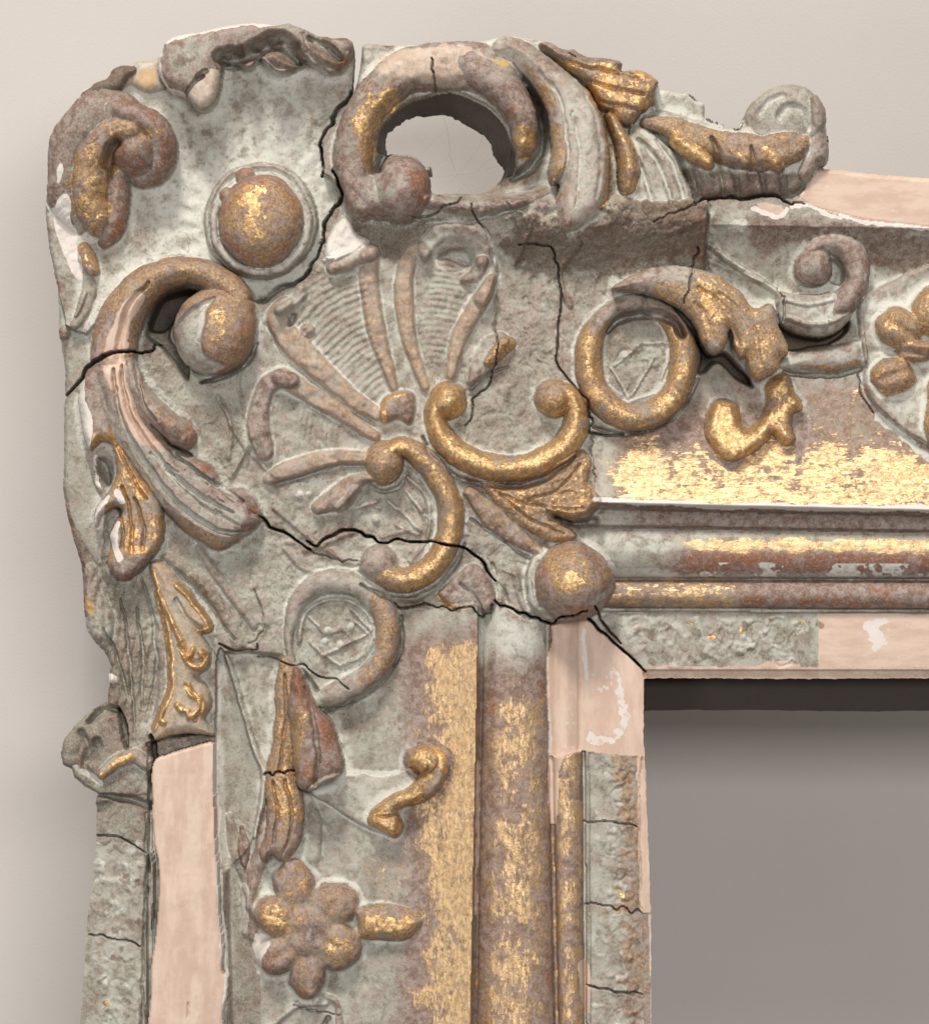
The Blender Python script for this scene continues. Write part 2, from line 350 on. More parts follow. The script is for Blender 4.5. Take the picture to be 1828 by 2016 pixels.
fill(lump, [(160, 186), (188, 165), (216, 152), (222, 136), (258, 127), (272, 140), (258, 158), (232, 180), (196, 192), (168, 196)], 26, 16, z=60, paint=dict(dirt_shade=.75, bole=.3), wob=2.5)
fill(lump, [(262, 126), (300, 118), (322, 112), (332, 150), (320, 178), (286, 182), (258, 170), (240, 176)], 18, 20, z=58, paint=dict(light=.3, bare=.4), wob=2)
daub([(272, 146), (300, 136), (312, 152), (302, 172), (276, 168)], dict(ochre=.9), 10)
# left leaf of the shell: curl with dark knob and gilded blade
curl = part('shell_curl', SH, 'knobbed curl with worn gold on its crest')
stroke(curl, [(285, 262), (250, 232), (205, 226), (160, 252), (134, 305), (126, 360), (136, 412), (158, 450)], [40, 44, 46, 46, 42, 38, 32, 16], [34, 40, 44, 46, 44, 40, 30, 14], z=[84, 80, 74, 68, 64, 60, 56, 54], paint=dict(dirt_shade=.35, bole=.42), wob=2.2, hal=.1)
stroke(curl, [(240, 300), (234, 350), (232, 400), (222, 445), (205, 478)], [16, 22, 26, 26, 12], [24, 30, 30, 26, 12], z=58, paint=dict(bole=.6, dirt_shade=.35), wob=1.4, hal=.1)
stroke(curl, [(262, 262), (228, 262), (200, 288), (184, 335), (180, 385), (192, 432), (196, 455)], [26, 30, 34, 36, 36, 30, 12], [30, 34, 36, 36, 34, 30, 14], z=[100, 96, 90, 84, 78, 70, 62], paint=dict(gold=.12, bole=.55, dirt_shade=.15), wob=2.2, hal=0)
stroke(curl, [(245, 225), (300, 250), (318, 290), (312, 325), (282, 335), (262, 318)], [30, 30, 30, 30, 34, 26], [48, 50, 46, 38, 30, 24], z=[84, 80, 72, 66, 60, 60], paint=dict(bole=.55, dirt_shade=.30), wob=1.2, hal=.15)
dome(curl, 272, 296, 57, 60, 66, z=60, paint=dict(bole=.7, dirt_shade=.4), hal=.12)
carve([(214, 330), (224, 300), (238, 285)], 14, 26, dirt_shade=.5, sharp=False)
daub([(205, 245), (240, 238), (300, 250), (320, 275), (300, 288), (245, 285), (228, 300), (222, 340), (225, 385), (212, 430), (180, 450), (158, 420), (150, 380), (150, 330), (180, 290)], dict(gold=.50, bole=.75), 20, 1.4)
for k_ in range(12): dome(None, rng.uniform(160, 225), rng.uniform(265, 450), rng.uniform(7, 13), rng.uniform(6, 12), rng.uniform(2, 4.5), hal=0, rot=rng.uniform(0, 3))
stroke(curl, [(165, 490), (172, 510), (184, 532)], [12, 17, 12], 22, paint=GOLDP, wob=1)
stroke(curl, [(170, 575), (160, 600), (150, 622)], [5, 6, 4], 7, paint=dict(gold=.7, bole=.4))
dome(curl, 127, 655, 14, 17, 16, paint=dict(dirt_shade=.4, bole=.2))
stroke(curl, [(172, 535), (176, 570), (165, 610), (150, 640)], [10, 14, 14, 10], 9, paint=dict(light=.1))
daub([(122, 392), (132, 385), (140, 396), (142, 440), (153, 456), (150, 495), (161, 512), (160, 546), (147, 546), (131, 509), (118, 480), (104, 418), (112, 410)], dict(white=1, gold=0, dirt_shade=0), 4, .5)
daub([(118, 340), (127, 328), (130, 345), (120, 365)], dict(white=1), 4)
# boss
boss = part('boss', SH, 'domed boss with worn gold')
bring = part('boss_ring', SH)
dome(bring, 512, 433, 112, 116, 30, z=44, paint=dict(light=.45, dirt_shade=.15, smooth=.4), hal=.1, p=.6)
pts = [(512+96*math.cos(t), 436+102*math.sin(t)) for t in np.linspace(0, 2*math.pi, 25)]
carve(pts, 9, 10, sharp=False)
pts = [(514+92*math.cos(t), 440+98*math.sin(t)) for t in np.linspace(-.9, 3.5, 20)]
stroke(bring, pts, 8, 9, z=72, paint=dict(light=.9))
dome(boss, 516, 437, 84, 93, 62, z=66, paint=dict(bole=.72, gold=.22, smooth=.75), crest=dict(gold=.42), p=.9, hal=0)
daub([(462, 395), (505, 365), (530, 385), (530, 440), (505, 480), (465, 470)], dict(gold=.74), 22, 1)  # gold patch painting the highlight, up and left of centre
for x, y, r in ((484, 348, 19), (448, 384, 15)): dome(bring, x, y, r, r, 16, z=70, paint=dict(bole=.7, gold=.2))
# ================================================================== PIERCED SCROLL
fill(CS, [(713, 91), (762, 89), (841, 86), (893, 84), (952, 80), (1000, 72), (1060, 110), (1020, 170), (1010, 250), (1000, 345), (950, 372), (880, 380), (850, 400), (815, 425), (760, 420), (700, 400), (668, 360), (656, 320), (658, 280), (672, 232), (700, 190), (708, 133)], 8, 12, z=64, paint=dict(light=.3, dirt_shade=.1), replace=True)
arm = part('scroll_arm', CS, 'beige pitted band round the hole')
stroke(arm, [(712, 400), (696, 350), (696, 290), (712, 235), (745, 185), (800, 145), (860, 134), (925, 132), (985, 150)], [34, 38, 38, 38, 40, 45, 48, 50, 46], 48, z=[66, 68, 70, 72, 74, 72, 70, 70, 70], paint=dict(bole=.40, dirt_shade=.22, gold=.10, smooth=.3), wob=1.5, hal=.1, flat=.25)
daub([(745, 110), (900, 95), (960, 110), (960, 170), (850, 178), (790, 165), (740, 150)], dict(bare=.55, ochre=.22, bole=.05), 22)
daub([(720, 200), (770, 180), (800, 200), (770, 235), (745, 290), (738, 340), (712, 330), (705, 260)], dict(gold=.55, bole=.6), 14, 1)
for k_ in range(26):
    x_, y_ = rng.uniform(705, 1010), rng.uniform(88, 178); r_ = rng.uniform(3, 8); daub([(x_-r_, y_-r_*.6), (x_+r_, y_-r_*.7), (x_+r_*1.2, y_+r_*.6), (x_-r_*.8, y_+r_*.7)], dict(dirt_shade=.5, bole=.5) if k_ % 3 else dict(light=.8, dirt_shade=0, bole=0), 5)
daub([(950, 128), (995, 128), (985, 146), (958, 142)], dict(ochre=1), 7)
stroke(arm, [(795, 360), (775, 385), (738, 392), (705, 370)], [34, 42, 40, 36], 44, z=74, paint=dict(dirt_shade=.25, bole=.42), wob=1.2)
knob = part('scroll_knob', CS, 'rust-tinted knob at the scroll end')
dome(knob, 790, 375, 60, 66, 66, z=72, paint=dict(dirt_shade=.28, bole=.42), hal=.1, p=.9)
daub([(790, 335), (830, 340), (848, 375), (835, 415), (800, 425), (785, 380)], dict(bole=.7, dirt_shade=0), 16)
carve([(744, 335), (752, 312), (762, 298)], 12, 46, dirt_shade=.8, sharp=False)
tongue = part('scroll_tongue', CS, 'curled tongue with a gilded tip')
stroke(tongue, [(925, 130), (965, 155), (1003, 192), (1030, 240), (1032, 282)], [40, 40, 36, 32, 26], [30, 40, 46, 50, 40], z=[92, 88, 84, 80, 78], paint=dict(bole=.5, dirt_shade=.15, smooth=.5), hal=.1, tilt=.1)
daub([(1010, 265), (1035, 250), (1055, 275), (1045, 310), (1018, 310)], dict(gold=.6, bole=.5), 8)
daub([(960, 130), (1010, 150), (1050, 205), (1040, 220), (1000, 180), (955, 160)], dict(bole=.5, dirt_shade=.2), 10)
carve([(1040, 175), (1060, 205), (1070, 250), (1066, 295), (1044, 328), (1010, 350)], [6, 12, 14, 14, 16, 14], 52, dirt_shade=.7, sharp=False)
# big acanthus of the crest
aca = part('acanthus_leaf', CS, 'broad fluted leaf turning down over the panel')
fill(aca, [(985, 75), (1022, 82), (1058, 102), (1110, 143), (1149, 177), (1175, 216), (1191, 263), (1199, 341), (1196, 375), (1180, 419), (1149, 448), (1115, 463), (1097, 447), (1091, 406), (1100, 366), (1084, 364), (1078, 340), (1084, 289), (1081, 250), (1068, 205), (1036, 160), (1000, 130), (965, 108)],
     38, 38, z=92, paint=dict(light=.55, bole=.14, bare=.3, dirt_shade=.05, smooth=.5), plane=(0, .01), wob=1.3, hal=4)
for c, wdd, dp in (([(1125, 230), (1136, 290), (1138, 350), (1130, 410)], [4, 6, 6, 4], 3), ([(1060, 150), (1098, 200), (1112, 260), (1114, 320), (1105, 362)], [4, 6, 7, 7, 5], 6), ([(1125, 160), (1160, 215), (1176, 280), (1180, 340), (1170, 395)], 6, 3)): carve(c, wdd, dp, sharp=False)
daub([(1030, 130), (1060, 160), (1090, 210), (1075, 215), (1040, 165)], dict(gold=.6, bole=.3), 10, 1)
daub([(1085, 255), (1105, 260), (1112, 330), (1098, 362), (1080, 358), (1086, 300)], dict(gold=.4, bole=.65), 8)
line_daub([(1150, 180), (1176, 220), (1192, 265), (1199, 340), (1195, 375), (1180, 415)], 8, dict(gold=.5, bole=.7))
daub([(1094, 395), (1112, 385), (1120, 455), (1100, 450)], dict(bole=.75), 9)
daub([(1000, 75), (1060, 100), (1110, 140), (1095, 150), (1040, 118), (990, 100)], dict(dirt_shade=.35, bole=.2), 12)
gl = part('gilt_leaf', CS, 'bright gilded leaf on the shoulder')
fill(gl, [(1060, 92), (1084, 84), (1110, 99), (1126, 97), (1149, 109), (1209, 117), (1224, 127), (1222, 138), (1253, 139), (1279, 148), (1297, 166), (1297, 188), (1276, 206), (1263, 226), (1240, 248), (1212, 243), (1200, 225), (1178, 214), (1150, 172), (1110, 138)], 40, 22, z=68, paint=dict(gold=.7, bole=.6, smooth=.5), wob=1.8)
daub([(1060, 88), (1110, 98), (1160, 110), (1222, 118), (1222, 134), (1140, 130), (1090, 122)], dict(gold=.1, dirt_shade=.4, bole=.3), 10)
dome(gl, 1258, 180, 40, 33, 46, z=64, paint=dict(gold=.62, bole=.6, smooth=.5), hal=0, wob=2)
for c in ([(1120, 130), (1180, 145), (1250, 160)], [(1150, 165), (1200, 180), (1262, 190)], [(1180, 205), (1215, 215), (1250, 220)]): carve(c, 6, 7, sharp=False)
carve([(1228, 128), (1215, 140), (1240, 150)], 5, 10, sharp=False)
stroke(gl, [(1198, 230), (1212, 255), (1228, 290), (1236, 335), (1232, 372)], [9, 13, 19, 22, 17], [24, 30, 36, 38, 26], z=[76, 76, 78, 80, 82], paint=dict(gold=.55, bole=.65), flutes=1, fdep=.1)
# ================================================================== CREST VOLUTE
fill(CV, [(1290, 170), (1335, 178), (1356, 181), (1371, 193), (1388, 202), (1388, 228), (1403, 236), (1452, 253), (1470, 280), (1380, 300), (1300, 240)], 16, 8, z=34, paint=dict(light=.3, bare=.15), replace=True)
fill(CV, [(1262, 236), (1301, 216), (1345, 226), (1402, 244), (1452, 256), (1465, 228), (1478, 204), (1504, 182), (1530, 171), (1556, 168), (1585, 173), (1608, 194), (1621, 217), (1626, 254), (1631, 285), (1629, 321), (1609, 333), (1596, 350), (1583, 372), (1560, 390), (1530, 388), (1465, 391), (1400, 393), (1370, 398), (1350, 372), (1338, 330), (1310, 290), (1282, 262)],
     34, 24, z=44, paint=dict(light=.30, dirt_shade=.15), wob=1.5, replace=True)
vol = part('volute', CV, 'grey worn spiral')
dome(vol, 1546, 226, 82, 66, 36, z=58, paint=dict(light=.42, dirt_shade=.28), p=.6)
stroke(vol, [(1596, 345), (1610, 290), (1612, 240), (1600, 200)], [26, 26, 20, 10], 16, paint=dict(dirt_shade=.12, light=.3, bole=.2), wob=1.5)
carve([(1588, 252), (1574, 222), (1548, 214), (1530, 232)], 14, 8, dirt_shade=.55, sharp=False); carve([(1495, 225), (1510, 205), (1535, 195)], 12, 6, dirt_shade=.4, sharp=False)
blade = part('gilt_blade', CV, 'gilded ribbed blade')
stroke(blade, [(1275, 245), (1325, 258), (1390, 282), (1455, 300), (1515, 302), (1556, 288), (1580, 262)], [14, 22, 30, 36, 38, 34, 16], [26, 34, 40, 42, 42, 36, 16], z=66, paint=dict(gold=.36, bole=.68, smooth=.5), hal=.1, flat=.25, wob=2)
for c, r in (([(1330, 280), (1362, 303), (1388, 322)], [16, 20, 15]), ([(1432, 295), (1450, 312), (1463, 324)], [18, 16, 10]), ([(1500, 300), (1520, 320), (1530, 330)], [20, 18, 12])): stroke(blade, c, r, 22, z=88, paint=dict(gold=.66, bole=.6))
carve([(1400, 275), (1408, 305), (1402, 340)], [6, 11, 12], 11, sharp=False); carve([(1475, 295), (1480, 322), (1478, 350)], [5, 10, 12], 9, sharp=False)
for x in (1372, 1420, 1448, 1500, 1540): carve([(x-8, 330), (x, 355), (x+4, 385)], 10, 9, dirt_shade=.3, sharp=False)
daub([(1340, 335), (1400, 340), (1560, 345), (1560, 385), (1372, 392)], dict(dirt_shade=.6, bole=.5, light=0), 14)
# fluted grey under-leaf
under = part('fluted_leaf', CS, 'grey fluted leaf under the crest')
fill(under, [(1240, 248), (1268, 256), (1291, 272), (1324, 303), (1343, 345), (1362, 394), (1340, 420), (1300, 430), (1262, 428), (1225, 400), (1238, 350), (1236, 300)], 22, 34, z=72, paint=dict(light=.4))
for c in ([(1252, 275), (1284, 310), (1304, 350), (1318, 405)], [(1246, 300), (1262, 345), (1282, 400)], [(1290, 280), (1322, 330), (1342, 390)]): carve(c, [5, 9, 9, 6][:len(c)], 9, sharp=False, dirt_shade=.15)
line_daub([(1262, 262), (1300, 300), (1325, 345)], 8, dict(light=1))
# rounded rail behind the knob and shoulder
ridge([(850, 400), (900, 408), (960, 410), (1030, 395), (1085, 370)], [16, 18, 18, 16, 12], 16)
carve([(840, 440), (900, 440), (960, 432), (1040, 410)], [6, 7, 7, 4], 10, dirt_shade=.5, sharp=False)
# ================================================================== PALMETTE
RIB = dict(bole=.24, gold=.24, bare=.34, smooth=.5)
def rib(pts, r, a=15, paint=RIB, **k):
    p = part('palmette_rib', CP); stroke(p, pts, [x*1.15 for x in r], a*.72, paint=paint, p=.75, flat=.35, **k); return p
hatch([(560, 600), (640, 540), (715, 540), (735, 650), (762, 730), (740, 790), (690, 760), (600, 670)], 0, 13, 2.6, 1, 800, 830)
hatch([(535, 800), (570, 790), (690, 850), (700, 900), (600, 905), (530, 905)], 0.1, 10, 2.6)
hatch([(850, 520), (930, 520), (900, 640), (860, 730), (820, 640)], 1.35, 12, 2.3, 1, 850, 760)
for P in ([(560, 620), (720, 540), (762, 740), (740, 780)], [(535, 800), (700, 850), (690, 905), (540, 905)]): daub(P, dict(bare=.25, bole=.12), 20)
rib([(562, 598), (546, 620), (553, 645), (592, 688), (637, 735), (680, 776), (742, 816)], [14, 18, 20, 22, 19, 17, 12], 14)
stroke(len(PARTS)-1, [(552, 610), (572, 600), (590, 582), (592, 566)], [12, 13, 13, 9], 15, paint=dict(light=.4))
dome(len(PARTS)-1, 607, 652, 15, 15, 10, paint=dict(bole=.5, ochre=.25))
carve([(578, 622), (573, 640)], 7, 12, dirt_shade=.7)
carve([(520, 640), (560, 700), (620, 752), (680, 800), (735, 836)], 7, 9, dirt_shade=.3, sharp=False)
rib([(728, 500), (727, 560), (736, 620), (746, 672), (762, 722), (776, 764)], [17, 17, 16, 15, 12, 8], 18)
stroke(len(PARTS)-1, [(732, 500), (705, 508), (680, 520), (655, 530)], [16, 15, 17, 13], 22, paint=dict(bole=.35, bare=.35))
fill(CP, [(648, 462), (675, 428), (690, 440), (702, 462), (726, 474), (712, 492), (664, 512), (640, 506)], 14, 12, paint=dict(white=.65, light=.8))
ridge([(640, 512), (668, 508), (712, 484)], 5, 8, dict(white=.9))
rib([(838, 500), (822, 490), (804, 508), (795, 560), (797, 617), (806, 668), (818, 710), (836, 762)], [11, 12, 14, 16, 15, 13, 11, 9], 17)
rib([(836, 508), (844, 478), (870, 460), (905, 458), (936, 474), (952, 506), (962, 542), (948, 588)], [12, 15, 17, 18, 18, 18, 16, 14], 18, paint=dict(light=.45, bole=.10))
stroke(len(PARTS)-1, [(948, 520), (936, 542), (914, 552)], [14, 14, 9], 14, paint=dict(light=.2, bole=.35))
dome(CP, 893, 505, 34, 30, -14, z=None)
dark = polyfield([(858, 510), (880, 492), (920, 492), (930, 516), (915, 530), (880, 515)], True); H[dark[0]] -= 18*sm(dark[1], 0, 7)
rib([(968, 552), (948, 588), (922, 628), (903, 668), (893, 705), (887, 738)], [10, 15, 15, 14, 12, 9], 18)
rib([(556, 742), (606, 774), (658, 805), (697, 831), (738, 858)], [18, 16, 15, 13, 9], 17)
rib([(572, 750), (545, 746), (522, 770), (511, 810), (512, 850), (522, 888)], [15, 17, 16, 18, 19, 16], 19, paint=dict(bole=.42, dirt_shade=.1, bare=.1))
rib([(528, 944), (560, 928), (606, 914), (658, 903), (716, 903)], [10, 14, 16, 15, 12], 17)
carve([(540, 955), (600, 936), (660, 918), (730, 918)], 5, 12, dirt_shade=.7)
lf = part('small_leaf', CP)
stroke(lf, [(628, 998), (655, 985), (684, 962), (708, 945), (735, 940)], [14, 21, 20, 14, 8], 18, paint=dict(bole=.38, gold=.14, bare=.2))
stroke(lf, [(668, 1000), (684, 988), (700, 965)], [8, 11, 10], 12, paint=dict(bole=.35, gold=.1))
lf = part('small_leaf', CP)
stroke(lf, [(925, 752), (945, 722), (965, 690), (985, 672)], [8, 20, 24, 18], 16, paint=dict(light=.35, bole=.22))
stroke(lf, [(960, 712), (980, 695), (1000, 676)], [10, 15, 14], 14, paint=dict(gold=.5, bole=.6))
carve([(925, 765), (960, 735), (1000, 722)], [4, 6, 3], 10, dirt_shade=.5, sharp=False)
st = part('stub', CP, 'small arched stub with gilded rim')
fill(st, [(752, 832), (750, 800), (765, 778), (795, 768), (815, 780), (816, 812), (806, 838), (784, 828)], 22, 16, paint=dict(bole=.42, bare=.2, gold=.12))
line_daub([(757, 828), (756, 802), (768, 784), (795, 775)], 6, dict(gold=.8))
# faint leaf outlines of the lower-left ground
for c, wd, hg in (([(478, 700), (470, 760), (485, 820), (500, 880)], 5, 5), ([(440, 800), (470, 860), (500, 900)], 6, 6), ([(455, 940), (485, 880), (500, 860), (510, 905), (545, 940)], 5, 7), ([(430, 780), (455, 830), (450, 900)], 6, 5), ([(540, 1000), (590, 1040), (640, 1080), (700, 1110)], 7, 6),
                  ([(330, 1100), (380, 1130), (440, 1200), (470, 1270)], 14, 9), ([(390, 1080), (440, 1150), (500, 1230)], 10, 8), ([(560, 1080), (600, 1120), (660, 1125), (720, 1118)], 6, 5), ([(600, 1082), (660, 1060), (700, 1045)], 8, 6), ([(1000, 400), (1040, 450), (1010, 520)], 7, 6), ([(1140, 480), (1100, 540), (1120, 600)], 8, 6)): ridge(c, wd, hg)
for c in ([(497, 880), (490, 920)], [(515, 880), (530, 925)], [(345, 1120), (420, 1200), (460, 1260)]): carve(c, 5, 7, sharp=False, dirt_shade=.3)
# ================================================================== RINGS
ring = part('ring', CP, 'gilded ring with an incised disc')
W, q, m = dome(None, 1252, 706, 70, 90, -1, hal=0); H[W] = np.where(m, 54+1.5*N12[W], H[W]); setp(W, m, dict(light=.35, bole=.15, dirt_shade=0, gold=0))
for a_, b_ in (((1203, 725), (1236, 782)), ((1262, 676), (1208, 720)), ((1242, 778), (1285, 705)), ((1262, 676), (1325, 676)), ((1325, 680), (1300, 745)), ((1240, 790), (1290, 775))): ridge([a_, ((a_[0]+b_[0])/2+2, (a_[1]+b_[1])/2), b_], 4, 4, dict(light=.9))
dome(None, 1231, 700, 8, 8, 6, paint=dict(light=1)); dome(None, 1290, 720, 6, 6, 5)
th = np.linspace(-1.25, 4.75, 26)
pts = [(1251+94*math.cos(t), 709+113*math.sin(t)) for t in th]
rr = [17+11*min(1, max(0, (math.sin(t)+1.05)*1.1)) for t in th]
stroke(ring, pts, rr, [x*1.25 for x in rr], z=58, paint=dict(gold=.48, bole=.6, smooth=.6), crest=dict(gold=.62), hal=.22)
daub([(1150, 570), (1300, 560), (1340, 610), (1260, 625), (1190, 640), (1170, 660)], dict(gold=.06, bole=.25, dirt_shade=.15), 18)
carve([(1196, 655), (1215, 632), (1250, 620), (1290, 618), (1325, 632), (1340, 660)], [6, 10, 12, 14, 16, 14], 34, dirt_shade=.5, sharp=False)  # shade along the top of the disc painted into the groove
carve([(1166, 840), (1200, 850), (1240, 853), (1300, 836), (1350, 795), (1376, 745)], [5, 7, 8, 8, 7, 4], 14, dirt_shade=.5, sharp=False)
ring2 = part('ring', CP, 'grey ring with an incised disc, its lower right gilded')
W, q, m = dome(None, 658, 1248, 82, 74, -1, hal=0); H[W] = np.where(m, 56+1.5*N12[W], H[W]); setp(W, m, dict(light=.45, bole=.1, dirt_shade=0, gold=0))
stroke(ring2, [(592, 1330), (572, 1290), (570, 1240), (588, 1185), (625, 1150), (675, 1144), (724, 1164), (755, 1203), (763, 1250), (750, 1300), (712, 1342), (665, 1366), (622, 1378)], [7, 8, 11, 18, 23, 25, 26, 26, 25, 25, 26, 26, 14], [9, 10, 13, 17, 20, 22, 24, 28, 30, 30, 28, 22, 10], z=58, paint=dict(light=.35, bole=.06), hal=.25)
daub([(740, 1170), (775, 1200), (790, 1250), (770, 1310), (720, 1350), (700, 1335), (738, 1290), (740, 1240), (728, 1200)], dict(gold=.42, bole=.55, light=0), 12)
stroke(None, [(590, 1260), (600, 1210), (640, 1182), (690, 1184), (725, 1212), (732, 1255), (715, 1290), (680, 1308)], 5, 7, paint=dict(light=.35))
for a_, b_ in (((700, 1225), (722, 1245)), ((610, 1215), (640, 1250)), ((690, 1200), (730, 1240)), ((722, 1248), (640, 1290)), ((640, 1292), (670, 1310)), ((612, 1265), (640, 1298))): ridge([a_, ((a_[0]+b_[0])/2+2, (a_[1]+b_[1])/2), b_], 4.5, 5, dict(light=.9))
for x, y in ((646, 1243), (640, 1263), (690, 1235), (670, 1270)): dome(None, x, y, 7, 7, 5, paint=dict(light=.9))
carve([(640, 1402), (680, 1388), (720, 1364), (770, 1320), (792, 1270), (790, 1215)], [5, 9, 9, 7, 5, 4], 16, dirt_shade=.6, sharp=False)
# ================================================================== C SCROLLS
W, sd = polyfield([(795, 915), (835, 945), (852, 1000), (852, 1050), (830, 1085), (790, 1080), (700, 1070), (690, 1010), (720, 965)], True); H[W] -= 5*sm(sd, 0, 8)
for a_, b_ in (((765, 985), (825, 1042)), ((750, 1057), (800, 1044)), ((700, 1000), (748, 985)), ((780, 1035), (822, 1050)), ((800, 968), (836, 1015))): ridge([a_, ((a_[0]+b_[0])/2+2, (a_[1]+b_[1])/2), b_], 5, 5, dict(light=.9))
dome(None, 740, 1021, 9, 9, 7, paint=dict(light=1)); dome(None, 590, 975, 8, 8, 6, paint=dict(light=1)); dome(None, 830, 1003, 8, 8, 6); dome(None, 608, 972, 6, 6, 5, paint=dict(light=.9))
stroke(None, [(800, 938), (832, 968), (846, 1010), (844, 1045), (832, 1072), (808, 1104)], 5, 8, paint=dict(light=.3, dirt_shade=.1))
c1 = part('c_scroll', CP, 'upturned gilded scroll, open at the top')
stroke(c1, [(888, 770), (862, 788), (856, 822), (870, 860), (903, 894), (950, 915), (1005, 922), (1060, 912), (1103, 885), (1130, 846), (1133, 805), (1118, 775), (1095, 768)], [14, 19, 22, 25, 26, 26, 26, 26, 27, 26, 24, 20, 14], 36, z=62, paint=dict(gold=.60, bole=.55, smooth=.7), crest=dict(gold=.78), hal=.22)
dome(c1, 881, 789, 38, 38, 44, z=64, paint=dict(gold=.74, bole=.5, smooth=.7), hal=0); dome(c1, 1090, 784, 38, 38, 44, z=64, paint=dict(gold=.60, bole=.55, smooth=.7), hal=0)
c2 = part('c_scroll', CP, 'gilded scroll open to the left, split by a crack')
stroke(c2, [(762, 900), (782, 882), (815, 889), (853, 925), (882, 985), (886, 1040), (869, 1092), (834, 1128), (793, 1143), (757, 1130)], [14, 20, 23, 25, 25, 25, 25, 25, 26, 28], 36, z=62, paint=dict(gold=.50, bole=.55, smooth=.65), crest=dict(gold=.6), hal=.22)
dome(c2, 756, 910, 38, 44, 44, z=64, paint=dict(gold=.42, bole=.62, smooth=.6), hal=0); dome(c2, 746, 1110, 38, 40, 36, z=64, paint=dict(light=.4, bole=.2, gold=.08), hal=0)
carve([(722, 955), (750, 966), (785, 958), (800, 930)], 6, 10, dirt_shade=.4, sharp=False)
carve([(712, 1150), (760, 1175), (810, 1180), (860, 1155), (895, 1115), (915, 1070)], [4, 7, 9, 9, 7, 4], 14, dirt_shade=.55, sharp=False)
carve([(830, 860), (850, 900), (900, 940), (960, 956), (1020, 956), (1080, 940), (1130, 900)], [4, 7, 8, 9, 9, 8, 4], 12, dirt_shade=.5, sharp=False)
# ================================================================== leaves round the acorn
al = part('gilt_leaf', CP, 'gilded three-tipped leaf beside the acorn')
fill(al, [(950, 952), (1010, 958), (1070, 940), (1110, 905), (1143, 884), (1162, 903), (1160, 950), (1180, 985), (1170, 1010), (1140, 1022), (1105, 1010), (1085, 1016), (1125, 1042), (1136, 1060), (1090, 1066), (1040, 1045), (990, 1008)], 18, 18, paint=dict(gold=.42, bole=.6), wob=1.5)
for c in ([(975, 968), (1030, 990), (1100, 1000), (1150, 1000)], [(1040, 985), (1100, 960), (1140, 915)], [(985, 975), (1040, 1020), (1110, 1050)]): carve(c, 5, 6, sharp=False)
stroke(al, [(1080, 1000), (1120, 1005), (1165, 995)], [8, 15, 10], 14, paint=dict(gold=.6, bole=.6))
carve([(1090, 1018), (1130, 1030), (1170, 1026)], [4, 10, 12], 26, dirt_shade=.7, sharp=False)
al2 = part('small_leaf', CP)
stroke(al2, [(925, 972), (965, 1012), (1010, 1050), (1068, 1092)], [14, 22, 20, 8], 14, paint=dict(bole=.4, gold=.24, light=.1), wob=1.3)
carve([(924, 1022), (970, 1048), (1015, 1082), (1062, 1110)], [4, 5, 5, 4], 8, dirt_shade=.4, sharp=False)
carve([(968, 1110), (990, 1165), (1005, 1200), (1040, 1218)], [6, 9, 8, 4], 9, sharp=False); ridge([(955, 1100), (985, 1150), (985, 1180)], 7, 7, dict(light=.7)); ridge([(1012, 1120), (1022, 1170), (1040, 1205)], 8, 7)
al3 = part('small_leaf', CP)
fill(al3, [(862, 1168), (882, 1150), (922, 1112), (950, 1120), (974, 1160), (972, 1190), (952, 1210), (934, 1192), (890, 1196)], 16, 14, paint=dict(bole=.3, light=.3))
line_daub([(864, 1172), (880, 1190), (912, 1196)], 7, dict(gold=.7)); carve([(905, 1150), (935, 1175), (948, 1200)], 5, 6, sharp=False)
acn = part('acorn_bead', CP, 'acorn shaped bead with its highlight painted as a gold spot')
dome(acn, 1078, 1150, 46, 72, 36, z=58, paint=dict(light=.3, dirt_shade=.15), hal=.1)
carve([(1062, 1110), (1054, 1150), (1066, 1195)], 7, 7, sharp=False, dirt_shade=.3); carve([(1082, 1095), (1072, 1150), (1082, 1205)], 5, 6, sharp=False, dirt_shade=.3)
dome(acn, 1127, 1146, 82, 82, 74, z=58, paint=dict(bole=.68, gold=.16, smooth=.85), hal=.1, k=lambda x, y: (x, y*(1+.22*np.clip(x, 0, 1)**2)))
daub([(1080, 1085), (1130, 1078), (1155, 1110), (1145, 1150), (1120, 1165), (1085, 1155)], dict(gold=.50), 14); daub([(1105, 1130), (1130, 1128), (1132, 1155), (1112, 1165)], dict(gold=.95), 7)  # highlight on the acorn painted in as gold
line_daub([(1165, 1185), (1195, 1165), (1208, 1140)], 7, dict(light=.6, bole=.2, gold=0))
# ================================================================== SIDE SCROLL (left)
fill(SS, [(112, 600), (150, 650), (180, 660), (200, 610), (240, 550), (300, 510), (360, 500), (440, 525), (490, 590), (508, 650), (480, 715), (420, 745), (370, 760), (330, 720), (330, 790), (400, 880), (440, 930), (500, 970), (520, 1020), (500, 1050), (430, 1085), (330, 1060), (290, 1110), (250, 1140), (190, 1110), (128, 1003), (122, 900), (124, 790), (128, 740)],
     10, 24, z=44, paint=dict(light=.1, dirt_shade=.3), hal=0)
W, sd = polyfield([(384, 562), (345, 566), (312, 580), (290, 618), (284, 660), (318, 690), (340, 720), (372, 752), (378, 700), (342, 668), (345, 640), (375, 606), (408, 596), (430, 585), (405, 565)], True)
H[W] -= 34*sm(sd, 0, 10); A['dirt_shade'][W] = np.where(sd > 4, .55, A['dirt_shade'][W])
W, sd = polyfield([(383, 566), (345, 570), (312, 584), (292, 620), (286, 648), (318, 654), (336, 640), (352, 622), (395, 600), (412, 590)], True); H[W] -= 70*sm(sd, 0, 9); A['dirt_shade'][W] = np.where(sd > 2, .95, A['dirt_shade'][W])
